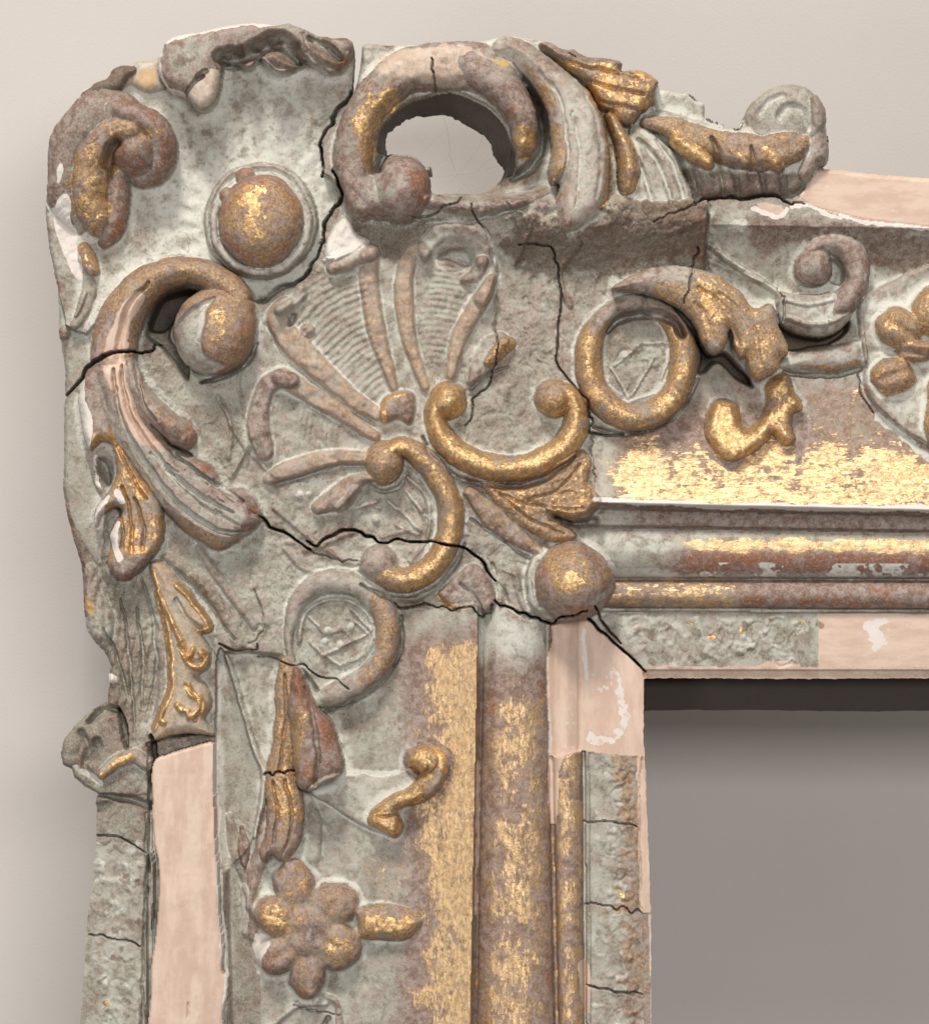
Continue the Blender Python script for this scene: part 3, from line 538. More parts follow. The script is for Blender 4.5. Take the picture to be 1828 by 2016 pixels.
ridge([(360, 600), (385, 588), (400, 600)], 7, 26, dict(light=.9, dirt_shade=.1))
ss_arm = part('scroll_arm', SS, 'brown gilt arm with a pale worn flute')
stroke(ss_arm, [(478, 630), (468, 585), (425, 550), (375, 534), (320, 544), (277, 573), (248, 610), (232, 650), (226, 700)], [28, 28, 28, 28, 32, 38, 43, 46, 47], [40, 42, 44, 46, 48, 48, 46, 42, 40], z=[72, 72, 72, 72, 72, 70, 68, 66, 64], paint=dict(bole=.62, gold=.26, smooth=.6), crest=dict(gold=.36), hal=.12)
carve([(300, 560), (262, 600), (244, 650), (236, 708)], [4, 8, 10, 10], 10, sharp=False)
daub([(272, 580), (292, 590), (262, 640), (250, 700), (212, 705), (222, 650), (240, 610)], dict(bare=.85, gold=0, bole=.12), 8)
line_daub([(225, 625), (205, 665), (195, 700)], 10, dict(bare=.3, bole=.4, gold=.1))
ss_knob = part('scroll_knob', SS, 'round brown knob with pale left side')
dome(ss_knob, 424, 652, 80, 88, 62, z=76, rot=.2, paint=dict(bole=.70, gold=.28, smooth=.65), hal=.1, p=.85)
W, sd = polyfield([(345, 640), (380, 606), (430, 585), (420, 620), (410, 660), (415, 700), (450, 722), (410, 742), (385, 745), (355, 705), (338, 672)], True)
H[W] -= 12*sm(sd, 0, 10)
daub([(345, 640), (380, 606), (425, 590), (412, 620), (404, 665), (412, 700), (440, 722), (410, 740), (385, 742), (355, 705), (338, 672)], dict(light=.45, bole=.05, gold=0, dirt_shade=.15), 8)
daub([(424, 615), (446, 610), (450, 640), (440, 675), (420, 672), (412, 645)], dict(gold=.62), 8)
carve([(396, 754), (440, 742), (480, 715), (504, 676)], [4, 9, 10, 3], 30, dirt_shade=.6, sharp=False)
# flowing leaf below the crack
ss_leaf = part('fluted_leaf', SS, 'pale fluted leaf sweeping down to the right')
inner = part('curled_lobe', SS, 'inner lobe with a brown tip')
fill(ss_leaf, [(190, 722), (258, 706), (266, 743), (281, 790), (300, 834), (330, 873), (350, 888), (389, 901), (415, 909), (428, 930), (445, 958), (480, 964), (503, 982), (516, 1018), (506, 1039), (467, 1067), (428, 1082), (362, 1042), (318, 995), (285, 945), (250, 893), (226, 861), (205, 796)],
     38, 34, z=66, paint=dict(light=.5, bole=.15, bare=.2, dirt_shade=.08), plane=(0, -.02), wob=1.4, hal=0)
daub([(212, 715), (258, 708), (268, 760), (300, 835), (340, 885), (280, 880), (240, 800)], dict(bare=.75, light=.2, dirt_shade=.05), 18)
for c, wd, dp in (([(228, 728), (238, 800), (262, 866), (305, 935), (362, 1000), (430, 1045), (480, 1050)], [4, 7, 8, 9, 9, 8, 4], 14), ([(242, 722), (254, 792), (284, 856), (332, 920), (392, 972), (460, 1010)], [4, 6, 8, 8, 8, 4], 12), ([(252, 716), (268, 790), (306, 852), (356, 904), (420, 950), (480, 985)], [4, 6, 8, 9, 8, 4], 13), ([(330, 885), (380, 920), (430, 960)], [5, 7, 5], 9), ([(300, 895), (350, 950), (410, 1000), (470, 1035)], [4, 5, 5, 3], 8)): carve(c, wd, dp, sharp=False, dirt_shade=.22)
for k in range(22):
    t = rng.uniform(.25, .95); x0, y0 = 245+240*t**1.2, 800+215*t; x0 += rng.uniform(-25, 45); y0 += rng.uniform(-30, 30)
    if ID[int((y0-V0)/STEP), int((x0-U0)/STEP)] == ss_leaf:
        l = rng.uniform(8, 20); carve([(x0, y0), (x0+l*.5, y0+l*.5), (x0+l, y0+l*.75)], rng.uniform(2, 3.6), 4, dirt_shade=.55)
daub([(470, 975), (500, 985), (514, 1018), (500, 1042), (470, 1050), (485, 1015)], dict(bole=.5, dirt_shade=.25, bare=0), 12)
daub([(330, 1000), (430, 1062), (470, 1058), (430, 1084), (362, 1044)], dict(bole=.55, gold=.3, bare=0), 8)
daub([(388, 900), (424, 918), (432, 940), (412, 938), (380, 915)], dict(bole=.5, dirt_shade=.1), 8)
stroke(inner, [(256, 712), (270, 762), (300, 808), (338, 842), (362, 862)], [14, 20, 25, 29, 25], [26, 32, 40, 44, 34], z=[74, 74, 72, 70, 66], paint=dict(bare=.28, bole=.28, light=.2), hal=.1, flutes=1, fdep=.12, wob=1.3)
daub([(320, 805), (370, 830), (392, 850), (380, 880), (345, 865), (320, 845)], dict(bole=.55, gold=.22, bare=0), 12)
carve([(300, 838), (330, 872), (372, 896)], [5, 12, 8], 18, dirt_shade=.6, sharp=False)
carve([(268, 690), (272, 740), (285, 790), (312, 830)], 4, 8, dirt_shade=.35)
# gilded hanging leaf
gh = part('gilt_leaf', SS, 'gilded hanging leaf with white losses')
fill(gh, [(166, 748), (184, 722), (206, 718), (218, 796), (233, 861), (251, 890), (286, 943), (318, 992), (324, 1030), (320, 1070), (290, 1112), (255, 1142), (228, 1136), (214, 1108), (220, 1075), (221, 1042), (238, 1012), (232, 998), (205, 1013), (192, 1038), (188, 1005), (212, 971), (229, 943), (228, 885), (205, 868), (178, 888), (164, 850), (158, 790)],
     30, 18, z=66, paint=dict(gold=.66, bole=.5, smooth=.6), wob=1.4)
daub([(160, 740), (215, 720), (222, 820), (222, 850), (190, 850), (175, 810)], dict(gold=.10, bole=.5, dirt_shade=.1), 12)
daub([(160, 755), (170, 750), (174, 790), (186, 830), (182, 870), (174, 886), (166, 850), (158, 800)], dict(white=1, gold=0), 4)
daub([(226, 1036), (240, 1030), (236, 1070), (246, 1098), (236, 1106), (226, 1090), (221, 1060)], dict(white=1, gold=0), 4)
daub([(214, 974), (222, 978), (208, 1004), (204, 1030), (192, 1040), (190, 1008)], dict(white=.8, gold=0), 4)
line_daub([(186, 900), (190, 940), (200, 960)], 7, dict(white=.5)); line_daub([(236, 972), (244, 988)], 8, dict(white=.8, gold=0))
daub([(222, 1098), (300, 1090), (290, 1115), (255, 1144), (228, 1138)], dict(gold=.05, bole=.65, dirt_shade=.35), 10)
for c in ([(245, 960), (262, 1020), (262, 1085)], [(268, 985), (285, 1030), (284, 1080)], [(230, 1000), (245, 1040), (244, 1080)], [(235, 880), (262, 930), (292, 985)]): carve(c, 5, 9, sharp=False)
carve([(195, 905), (208, 920), (214, 950)], [8, 20, 10], 26, dirt_shade=.5, sharp=False)
# grey body below: streaky ground, small lobe at the silhouette
hatch([(175, 1130), (290, 1120), (322, 1200), (330, 1340), (290, 1440), (225, 1400), (200, 1290)], .15, 17, 2.4)
for c in ([(235, 1180), (250, 1260), (258, 1340), (262, 1440)], [(280, 1140), (300, 1220), (306, 1320), (290, 1400)], [(205, 1240), (228, 1290), (250, 1370)], [(268, 1200), (282, 1290), (278, 1390)]): carve(c, [3, 6, 6, 3][:len(c)], 9, sharp=False, dirt_shade=.3)
stroke(CP, [(178, 1120), (184, 1170), (196, 1215), (202, 1245)], [12, 18, 26, 20], 15, paint=dict(light=.35, bole=.1))
line_daub([(132, 1000), (150, 1060), (166, 1130), (168, 1210)], 5, dict(bole=.9)); line_daub([(170, 1180), (178, 1200)], 9, dict(ochre=.8))
dome(None, 219, 1336, 10, 10, 8, paint=dict(white=1))
# gilded bell-shaped drop
gd = part('gilt_drop', SS, 'polished drop edged with bright gold')
fill(gd, [(296, 1112), (322, 1106), (362, 1146), (390, 1185), (418, 1222), (418, 1243), (398, 1244), (405, 1262), (416, 1285), (414, 1314), (394, 1334), (408, 1350), (417, 1383), (405, 1416), (425, 1446), (362, 1447), (296, 1462), (300, 1440), (325, 1383), (337, 1342), (335, 1290), (325, 1221), (310, 1169)],
     26, 26, z=62, paint=dict(bare=.3, ochre=.25, gold=.22, light=.3, smooth=1), wob=1.2)
for c in ([(350, 1180), (372, 1215), (398, 1236)], [(355, 1270), (385, 1300), (408, 1290)], [(370, 1350), (398, 1380), (388, 1415)]): carve(c, 7, 7, sharp=False)
for c, wd in (([(311, 1168), (325, 1221), (335, 1280), (338, 1342), (328, 1380), (305, 1430)], 6), ([(303, 1128), (318, 1170), (338, 1215), (358, 1258)], 4), ([(360, 1262), (366, 1288), (382, 1310), (402, 1312), (408, 1292), (398, 1282)], 5), ([(382, 1276), (376, 1290), (368, 1292)], 3),
              ([(374, 1350), (380, 1365), (396, 1374), (396, 1398), (376, 1406), (372, 1398)], 5), ([(350, 1150), (380, 1182), (412, 1222), (414, 1238), (398, 1242)], 4), ([(352, 1386), (360, 1396)], 5), ([(324, 1395), (318, 1412), (325, 1420)], 4)): ridge(c, wd+3, 7, dict(gold=1, bole=.6, smooth=1, light=0, bare=0)); line_daub(c, wd+1, dict(gold=1), .5)
carve([(292, 1466), (330, 1454), (372, 1450), (428, 1452)], [6, 8, 7, 5], 30, dirt_shade=.9)
fill(L_fil, [(292, 1462), (345, 1452), (428, 1452), (426, 1464), (388, 1468), (336, 1484), (305, 1503), (290, 1530)], 4, 8, z=44, paint=dict(dirt_shade=.45, bole=.45), smooth=False, replace=True, hal=0)  # brown shadow under the drop painted on
# bulb scroll on the silhouette
bs = part('bulb_scroll', SS, 'broken grey bulb with a gold streak')
fill(bs, [(209, 1383), (235, 1392), (262, 1430), (292, 1450), (300, 1500), (301, 1552), (288, 1572), (243, 1564), (188, 1559), (146, 1533), (141, 1516), (122, 1506), (118, 1482), (126, 1454), (146, 1430), (172, 1404)], 34, 44, z=26, paint=dict(dirt_shade=.5, bole=.3), wob=1.4, hal=0)
carve([(172, 1420), (200, 1402), (232, 1398)], [8, 16, 10], 22, dirt_shade=.6, sharp=False); carve([(234, 1398), (243, 1430), (250, 1475)], [5, 8, 3], 28, dirt_shade=.9)
carve([(172, 1500), (186, 1476), (190, 1455)], [8, 18, 10], 18, dirt_shade=.5, sharp=False); carve([(160, 1440), (172, 1470), (165, 1510), (190, 1540)], 10, 10, dirt_shade=.3, sharp=False)
stroke(bs, [(201, 1524), (230, 1500), (268, 1488), (290, 1506)], [10, 14, 14, 12], 14, paint=dict(light=.3, bole=.2))
line_daub([(202, 1526), (230, 1504), (262, 1488)], 9, dict(gold=.8, bole=.4)); line_daub([(150, 1512), (175, 1530), (200, 1542)], 7, dict(light=.9, dirt_shade=0))
carve([(298, 1450), (304, 1500), (305, 1560)], 7, 34, dirt_shade=.85); carve([(190, 1566), (245, 1572), (296, 1590)], [5, 12, 14], 20, dirt_shade=.6, sharp=False)
# ================================================================== LEFT RAIL
FP = [(303, 1502), (336, 1483), (388, 1467), (426, 1462), (427, 1500), (423, 1540), (428, 1590), (427, 1650), (432, 1740), (434, 1800), (440, 1860), (439, 1908), (450, 1920), (449, 1958), (441, 1990), (443, 2070), (446, 2300), (284, 2300), (298, 1960), (300, 1900), (310, 1820), (314, 1740), (312, 1690), (304, 1640), (302, 1580)]
W, sd = polyfield(FP, True, 12, .5)
Hf = 84+3*np.sin((U[W]-300)/125*math.pi)+1.2*N60[W]; m = sd > 0
H[W] = np.where(m, Hf-3*(1-sm(sd, 0, 5)), np.where((U[W] > 285) & (sd > -9) & (V[W] > 1500), np.minimum(H[W], 52), H[W])); ID[W] = np.where(m, L_fil, ID[W])
setp(W, m, dict(bare=1, gold=0, bole=0, dirt_shade=0, light=0, white=0, smooth=.3))
line_daub([(426, 1466), (424, 1540), (429, 1600), (428, 1660), (434, 1800), (440, 1890), (448, 1930), (441, 1990), (443, 2064)], 4, dict(white=.9))
carve([(373, 1970), (371, 2000)], 2.5, 3)
# cavetto with pale ridge
W, sd = polyfield([(428, 1290), (448, 1296), (477, 1394), (498, 1467), (517, 1524), (514, 1576), (498, 1650), (470, 1690), (430, 1700), (424, 1460)], True, 14, .6)
H[W] = np.where(sd > 0, 40-7*sm(sd, 0, 30)+.8*N60[W], H[W]); ID[W] = np.where(sd > 0, L_cav, ID[W]); setp(W, sd > 0, dict(dirt_shade=.22, light=0, smooth=.9, gold=0, bole=.1))
ridge([(446, 1292), (477, 1392), (498, 1466), (519, 1524), (516, 1576), (502, 1650)], [5, 6, 8, 8, 8, 5], 16, dict(light=1, dirt_shade=0))
m = (isT) & (vT > 1106) & (vT < 1134) & (U > 1290) & (N12*.5+N25*.6+.9*M60 > .22); A['white'][m] = .50; A['light'][m] = .8; A['bole'][m] = 0
m = (~isT) & (ID == L_cav) & (V > 1690); A['bole'][m] = .3; A['dirt_shade'][m] = .35
# stalks and small leaves low on the left rail
stalk = part('stalk', RL, 'bundle of narrow brown leaves')
for c, r, pnt in (([(450, 1610), (462, 1670), (485, 1730), (496, 1800)], [8, 16, 14, 6], dict(light=.2, bole=.3)), ([(474, 1632), (478, 1668), (482, 1705)], [5, 13, 5], dict(bole=.6, dirt_shade=.3)), ([(530, 1600), (520, 1660), (502, 1720), (490, 1790)], [14, 18, 16, 8], dict(bole=.5, dirt_shade=.05, gold=.05)), ([(480, 1750), (486, 1800), (482, 1840)], [8, 14, 6], dict(light=.4, bare=.3)), ([(500, 1745), (500, 1800), (495, 1850)], [8, 12, 8], dict(bole=.65, gold=.1))): stroke(stalk, c, r, 8, paint=pnt, p=1.4, hal=.1)
gf = part('flat_leaf', RL, 'flat grey leaf without gilding')
fill(gf, [(590, 1560), (606, 1560), (622, 1590), (633, 1620), (632, 1680), (626, 1700), (600, 1700), (570, 1690), (590, 1650), (600, 1600)], 9, 10, paint=dict(light=.2, dirt_shade=.05))
ll = part('long_leaf', RL, 'long gilded leaf cut by a crack')
fill(ll, [(556, 1296), (578, 1300), (598, 1345), (604, 1400), (590, 1460), (582, 1522), (597, 1570), (599, 1620), (590, 1662), (566, 1694), (544, 1696), (536, 1684), (520, 1700), (512, 1680), (524, 1640), (526, 1590), (522, 1524), (534, 1470), (543, 1400), (541, 1350)], 20, 26, z=58, paint=dict(gold=.48, bole=.55), wob=1.6)
for c in ([(560, 1330), (566, 1400), (556, 1470), (550, 1520)], [(560, 1535), (576, 1590), (572, 1640), (552, 1690)], [(538, 1540), (548, 1600), (538, 1660)]): carve(c, 5, 8, sharp=False)
daub([(520, 1600), (545, 1600), (540, 1680), (520, 1700)], dict(bole=.5, gold=.1), 10)
br = part('curled_lobe', RL, 'dark brown overhanging lobe')
fill(br, [(576, 1318), (592, 1318), (622, 1385), (653, 1424), (669, 1471), (680, 1508), (664, 1531), (634, 1542), (606, 1555), (589, 1549), (580, 1518), (574, 1450), (570, 1398)], 36, 34, z=76, paint=dict(bole=.72, dirt_shade=.28, gold=.10), wob=1.5)
carve([(600, 1350), (618, 1410), (628, 1480), (622, 1540)], [4, 7, 8, 5], 10, sharp=False)
daub([(572, 1380), (590, 1370), (605, 1410), (596, 1480), (580, 1500), (574, 1450)], dict(gold=.45), 12)
gc = part('curl', RL, 'gilded curl with a pale outline')
fill(gc, [(606, 1557), (640, 1525), (690, 1520), (750, 1530), (800, 1520), (835, 1558), (790, 1592), (780, 1640), (745, 1640), (705, 1622), (655, 1590)], 12, 10, paint=dict(light=.35, dirt_shade=.05))
fill(gc, [(792, 1498), (803, 1475), (831, 1465), (861, 1470), (882, 1496), (880, 1527), (862, 1557), (831, 1578), (792, 1588), (780, 1597), (790, 1614), (793, 1634), (780, 1649), (754, 1639), (724, 1619), (733, 1593), (764, 1567), (795, 1552), (815, 1537), (826, 1521), (816, 1507), (800, 1512)], 26, 16, paint=dict(gold=.66, bole=.5, smooth=.6), hal=10, wob=1.2)
dome(gc, 830, 1494, 32, 27, 12, paint=dict(gold=.7, bole=.5), hal=0); carve([(812, 1512), (830, 1522), (842, 1510)], [5, 8, 4], 10, sharp=False)
line_daub([(640, 1545), (700, 1522), (780, 1520), (800, 1490), (825, 1462), (860, 1462), (886, 1490), (884, 1530)], 6, dict(light=1, gold=0))
carve([(742, 1606), (762, 1608), (778, 1600)], [3, 6, 4], 6, sharp=False)
# blossom
fl = part('blossom', None, 'six-petalled blossom of dull worn gold on the left rail')
for k, (x, y, rx, ry, ro) in enumerate(((580, 1748, 42, 58, -.2), (656, 1780, 52, 46, -.5), (662, 1862, 50, 48, .5), (606, 1914, 37, 56, .15), (550, 1878, 52, 38, -.5), (546, 1806, 48, 41, .4))):
    pt = part('petal', fl); dome(pt, x, y, rx, ry, 26+3*(k % 3), z=50, rot=ro, paint=dict(gold=.24, bole=.55, dirt_shade=.12, smooth=.5), p=.8, wob=2.4, hal=.15)
    cx_, cy_ = 606, 1838; dx, dy = (x-cx_), (y-cy_)
    carve([(cx_+dx*.5, cy_+dy*.5), (cx_+dx*.9, cy_+dy*.95), (cx_+dx*1.2, cy_+dy*1.2)], [9, 12, 8], 4, sharp=False)
dome(fl, 607, 1836, 60, 62, 34, z=48, paint=dict(bole=.62, gold=.18, dirt_shade=.12), wob=2, hal=0, p=.8); carve([(586, 1838), (626, 1842)], 26, 7, sharp=False); dome(fl, 606, 1842, 12, 14, 6, paint=dict(bole=.6, dirt_shade=.3), hal=0)
for p_, v_ in (([(560, 1740), (600, 1730), (620, 1790), (590, 1810)], .55), ([(520, 1780), (560, 1780), (575, 1830), (530, 1835)], .55), ([(640, 1850), (690, 1850), (690, 1890), (650, 1900)], .5)): daub(p_, dict(gold=v_), 10)
daub([(500, 1840), (530, 1850), (520, 1890), (505, 1920), (495, 1870)], dict(white=.6, light=.8, gold=0), 8)
bud = part('bud', RL, 'small gilded bud pointing to the cove')
fill(bud, [(702, 1796), (716, 1783), (780, 1781), (810, 1790), (834, 1808), (826, 1830), (798, 1852), (750, 1851), (712, 1849), (702, 1828)], 26, 30, z=54, paint=dict(gold=.40, bole=.5), wob=1)
daub([(722, 1805), (780, 1802), (812, 1815), (780, 1832), (725, 1832)], dict(gold=.85), 8)
daub([(716, 1706), (790, 1690), (800, 1740), (760, 1768), (720, 1748)], dict(gold=.34, bole=.12, ochre=.1), 26, 1.4)
stroke(None, [(612, 1955), (660, 1970), (668, 2010), (665, 2060)], [5, 6, 8, 8], 7, paint=dict(light=.3, bole=.2)); ridge([(500, 2050), (580, 1985), (640, 1975)], 8, 6, dict(light=.7)); carve([(620, 2060), (645, 2010)], 6, 9, dirt_shade=.5)
# bare wood at the left sight edge
BW = [(1084, 1234), (1105, 1226), (1141, 1220), (1160, 1222), (1214, 1272), (1267, 1323), (1268, 1460), (1276, 1600), (1283, 1800), (1262, 1800), (1257, 1700), (1254, 1492), (1136, 1480), (1113, 1488), (1100, 1518), (1096, 1600), (1095, 1625), (1084, 1625), (1079, 1580), (1081, 1437), (1076, 1372), (1076, 1294), (1087, 1263)]
W, sd = polyfield(BW, False, 8, .6); m = sd > 0
hb = 37+9*np.exp(-((U[W]-1110)/22)**2)-2*np.exp(-((U[W]-1141)/4)**2)
H[W] = np.where(m & (V[W] < 1492), hb, H[W]+m*1.5); ID[W] = np.where(m, L_bare, ID[W]); setp(W, m, dict(bare=1, gold=0, bole=0, dirt_shade=0, light=0, white=0, smooth=.2))
line_daub([(1150, 1240), (1153, 1300), (1155, 1340)], 5, dict(white=.9)); line_daub([(1078, 1294), (1078, 1372), (1082, 1437), (1080, 1580)], 3, dict(white=.8))
line_daub([(1205, 1320), (1226, 1380), (1228, 1430), (1200, 1460), (1160, 1455)], 11, dict(white=.55)); daub([(1105, 1390), (1130, 1340), (1140, 1480), (1112, 1490), (1100, 1520)], dict(white=.35), 16)
daub([(1160, 1320), (1200, 1310), (1215, 1350), (1180, 1370)], dict(white=.4), 20)
carve([(1264, 1494), (1258, 1600), (1260, 1790)], 2.5, 4, dirt_shade=.5)
m = (~isT) & (V > 1800) & (uL > 1254) & (uL < 1266); A['bare'][m] = 0; A['bole'][m] = .5; A['gold'][m] = .2
daub([(1138, 1900), (1160, 1905), (1163, 1990), (1150, 1985)], dict(bare=1, white=.3, gold=0), 4)
line_daub([(941, 1500), (939, 1640), (934, 1800)], 3.5, dict(bare=.9, white=.4))
# ================================================================== worn scrollwork on the moulded strips
def worn(x0, x1, y0, y1, n, seed, gold=0.0, test=None):
    r = np.random.default_rng(seed)
    for k in range(n):
        x, y = r.uniform(x0, x1), r.uniform(y0, y1); a = r.uniform(0, 6.3); c = r.choice([-1, 1])*r.uniform(.5, 1.3); l = r.uniform(5, 13); pts = [(x, y)]
        for j in range(4):
            a += c*.6; pts.append((pts[-1][0]+l*math.cos(a), pts[-1][1]+l*math.sin(a)))
        if test is not None and not all(test(*p_) for p_ in pts): continue
        if r.random() < .62: ridge(pts, r.uniform(5, 9), r.uniform(.8, 1.6), dict(light=.45, dirt_shade=.05))
        else: carve(pts, r.uniform(4, 7), r.uniform(.6, 1.6), dirt_shade=.35, sharp=False)
        if r.random() < .25: dome(None, x, y, 6, 7, 1.2, paint=dict(light=.6))
    for k in range(int(n*.3)):
        x, y = r.uniform(x0, x1), r.uniform(y0, y1)
        if test is not None and not test(x, y): continue
        if r.random() < gold: line_daub([(x, y), (x+5, y+4)], r.uniform(2, 6), dict(gold=.7, bole=.6))
        else: line_daub([(x, y), (x+8, y+5)], r.uniform(4, 9), dict(dirt_shade=.55, bole=.2))
okID = lambda *ids: (lambda x, y: 70 < x < 1865 and 40 < y < 2060 and ID[int((y-V0)/STEP), int((x-U0)/STEP)] in ids)
worn(195, 280, 1620, 2060, 70, 5, .1, okID(L_side)); worn(1160, 1250, 1490, 2060, 55, 6, .3, okID(*tiles)); worn(1215, 1252, 1490, 2060, 60, 8, .8, okID(*tiles)); worn(1200, 1610, 1214, 1310, 80, 9, .2, okID(T_tile))
daub([(1215, 1500), (1256, 1490), (1262, 1800), (1270, 2064), (1235, 2064), (1225, 1800), (1222, 1600)], dict(bole=.55, gold=.25, light=0), 16, 1.3)
ridge([(1210, 1206), (1400, 1204), (1612, 1203)], 4, 4, dict(light=.8)); carve([(290, 1600), (286, 1800), (278, 2000), (276, 2064)], 4, 10, dirt_shade=.6, sharp=False)
m = (ID == L_side) & (V > 1560) & (V < 1660); A['dirt_shade'][m] = .5
m = (ID == L_side) & (uL < 168); A['bole'][m] = .3; A['dirt_shade'][m] = .25
# ================================================================== TOP RAIL ornaments
stem = part('leaf_stem', RT, 'thin raised stem'); vl = part('leaf_volute', RT, 'grey leaf rolled into a spiral')
ridge([(1393, 480), (1430, 508), (1488, 545), (1535, 574)], [7, 9, 9, 7], 13, dict(light=.9), pid=stem); ridge([(1395, 512), (1440, 530), (1500, 556)], 6, 6, dict(light=.7), pid=stem)
daub([(1480, 430), (1600, 440), (1860, 470), (1860, 545), (1720, 525), (1600, 480), (1500, 500)], dict(bole=.6, dirt_shade=.5, light=0), 26)  # shade of the down-facing hollow painted in brown
daub([(1720, 540), (1860, 560), (1860, 620), (1730, 600)], dict(light=.5), 30)
W, sd = polyfield([(1536, 632), (1575, 655), (1612, 664), (1652, 652), (1676, 630), (1672, 655), (1640, 676), (1600, 686), (1555, 692), (1540, 672)], True); H[W] = np.where(sd > 0, H[W]-sm(sd, 0, 6)*60, H[W]); A['dirt_shade'][W] = np.where(sd > 1, .8, A['dirt_shade'][W])  # undercut below the volute, its black shadow painted in too
fill(vl, [(1532, 574), (1565, 578), (1612, 580), (1640, 575), (1672, 600), (1675, 628), (1652, 653), (1612, 665), (1573, 656), (1536, 632)], 22, 34, z=50, paint=dict(light=.55, bare=.12))
ridge([(1548, 625), (1590, 640), (1635, 636), (1668, 620)], 6, 5); ridge([(1545, 588), (1590, 600), (1640, 590)], 7, 5, dict(light=1))
stroke(vl, [(1600, 520), (1592, 500), (1612, 480), (1643, 477), (1673, 494), (1687, 528), (1682, 566), (1660, 598), (1640, 615)], [12, 14, 19, 24, 27, 27, 26, 24, 16], [22, 24, 26, 28, 30, 32, 34, 36, 28], z=46, paint=dict(light=.2, bole=.45), hal=.3)
dome(vl, 1602, 524, 40, 40, 34, z=46, paint=dict(bole=.4, light=.1), hal=.15)
W, sd = polyfield([(1630, 512), (1648, 508), (1664, 530), (1668, 552), (1650, 560), (1630, 548), (1636, 530)], True); H[W] = np.where(sd > 0, H[W]-sm(sd, 0, 6)*30, H[W])
line_daub([(1575, 490), (1600, 466), (1645, 460), (1690, 482), (1706, 525), (1700, 560)], 7, dict(light=1))
tl = part('acanthus_leaf', RT, 'tan gilded leaf overhanging the ring')
W, sd = polyfield([(1325, 605), (1372, 655), (1396, 690), (1428, 690), (1455, 715), (1480, 740), (1484, 764), (1452, 752), (1428, 728), (1408, 716), (1390, 734), (1370, 734), (1376, 695), (1356, 655)], True); H[W] -= sm(sd, 0, 9)*60; A['dirt_shade'][W] = np.maximum(A['dirt_shade'][W], .8*sm(sd, 0, 8)); A['gold'][W] *= 1-sm(sd, 0, 6)  # hollow under the leaf, its shadow painted in as well
fill(tl, [(1203, 571), (1235, 548), (1261, 534), (1301, 527), (1356, 530), (1404, 543), (1444, 571), (1472, 603), (1491, 608), (1511, 599), (1523, 615), (1529, 639), (1543, 671), (1546, 699), (1531, 711), (1527, 731), (1507, 743), (1488, 749), (1472, 735), (1466, 707), (1452, 707), (1440, 687), (1438, 667), (1430, 652), (1426, 679), (1412, 696), (1392, 695), (1376, 671), (1368, 647), (1348, 619), (1325, 603), (1293, 588), (1253, 577)],
     20, 30, z=100, paint=dict(gold=.46, bole=.5, smooth=.5), wob=1.2, hal=0)
daub([(1200, 571), (1260, 530), (1345, 512), (1395, 530), (1340, 556), (1280, 566)], dict(light=.4, bare=.2, gold=.05, bole=.2), 20, 1)
for c in ([(1370, 570), (1420, 610), (1448, 680)], [(1410, 580), (1470, 640), (1490, 720)], [(1365, 600), (1390, 640), (1405, 680)]): carve(c, [6, 12, 6], 4, sharp=False)
daub([(1370, 575), (1390, 580), (1400, 620), (1380, 610)], dict(gold=.85), 9, 1)
tn = part('thin_leaf', RT)
fill(tn, [(1528, 722), (1560, 698), (1620, 684), (1668, 672), (1700, 670), (1707, 700), (1696, 718), (1640, 730), (1590, 728)], 16, 24, paint=dict(light=.55, bole=.12))
line_daub([(1590, 722), (1640, 726), (1692, 714)], 6, dict(gold=.45, bole=.5)); carve([(1545, 733), (1600, 738), (1650, 738), (1700, 724)], 6, 14, dirt_shade=.7)
hk = part('curl', RT, 'bright gilded hooked curl')
fill(hk, [(1392, 814), (1404, 790), (1424, 784), (1448, 794), (1455, 814), (1457, 831), (1469, 843), (1485, 838), (1500, 816), (1507, 790), (1507, 762), (1523, 742), (1547, 734), (1559, 750), (1565, 774), (1576, 790), (1576, 806), (1560, 814), (1559, 841), (1564, 865), (1551, 878), (1535, 868), (1520, 853), (1507, 869), (1483, 889), (1460, 901), (1442, 908), (1415, 896), (1396, 872), (1387, 845)], 28, 20, paint=dict(gold=.86, bole=.5, smooth=.7), hal=10, wob=1.2)
daub([(1395, 895), (1440, 905), (1480, 895), (1500, 870), (1440, 925)], dict(gold=.1, bole=.6, dirt_shade=.2), 10)
line_daub([(1584, 790), (1590, 830), (1578, 870), (1568, 905)], 6, dict(light=1, gold=0))
# flower at the right edge
f2 = part('flower', None, 'gilded flower cut by the picture edge')
fill(None, [(1690, 600), (1740, 560), (1872, 540), (1872, 900), (1830, 880), (1780, 850), (1740, 815), (1705, 770), (1700, 700)], 20, 8, z=None, paint=dict(light=.4), replace=False)
for k, (x, y, rx, ry, ro) in enumerate(((1768, 646, 46, 40, .5), (1838, 612, 44, 52, 0), (1756, 740, 44, 38, -.3), (1858, 782, 40, 48, .1), (1800, 690, 40, 22, .1))):
    pt = part('petal', f2); dome(pt, x, y, rx, ry, 36, z=52, rot=ro, paint=dict(gold=.45, bole=.62, dirt_shade=.08), p=.8, wob=2.4, hal=.25)
    dx, dy = x-1862, y-702; carve([(1862+dx*.6, 702+dy*.6), (1862+dx, 702+dy), (1862+dx*1.25, 702+dy*1.25)], [8, 12, 8], 7, sharp=False)
dome(f2, 1862, 702, 26, 26, 22, z=78, paint=dict(gold=.3, bole=.7))
stroke(f2, [(1850, 780), (1835, 830), (1845, 880), (1870, 905)], [16, 20, 18, 14], 30, z=60, paint=dict(gold=.5, bole=.6), hal=.3)
carve([(1716, 690), (1770, 692), (1830, 700)], [3, 7, 5], 14, dirt_shade=.7, sharp=False)
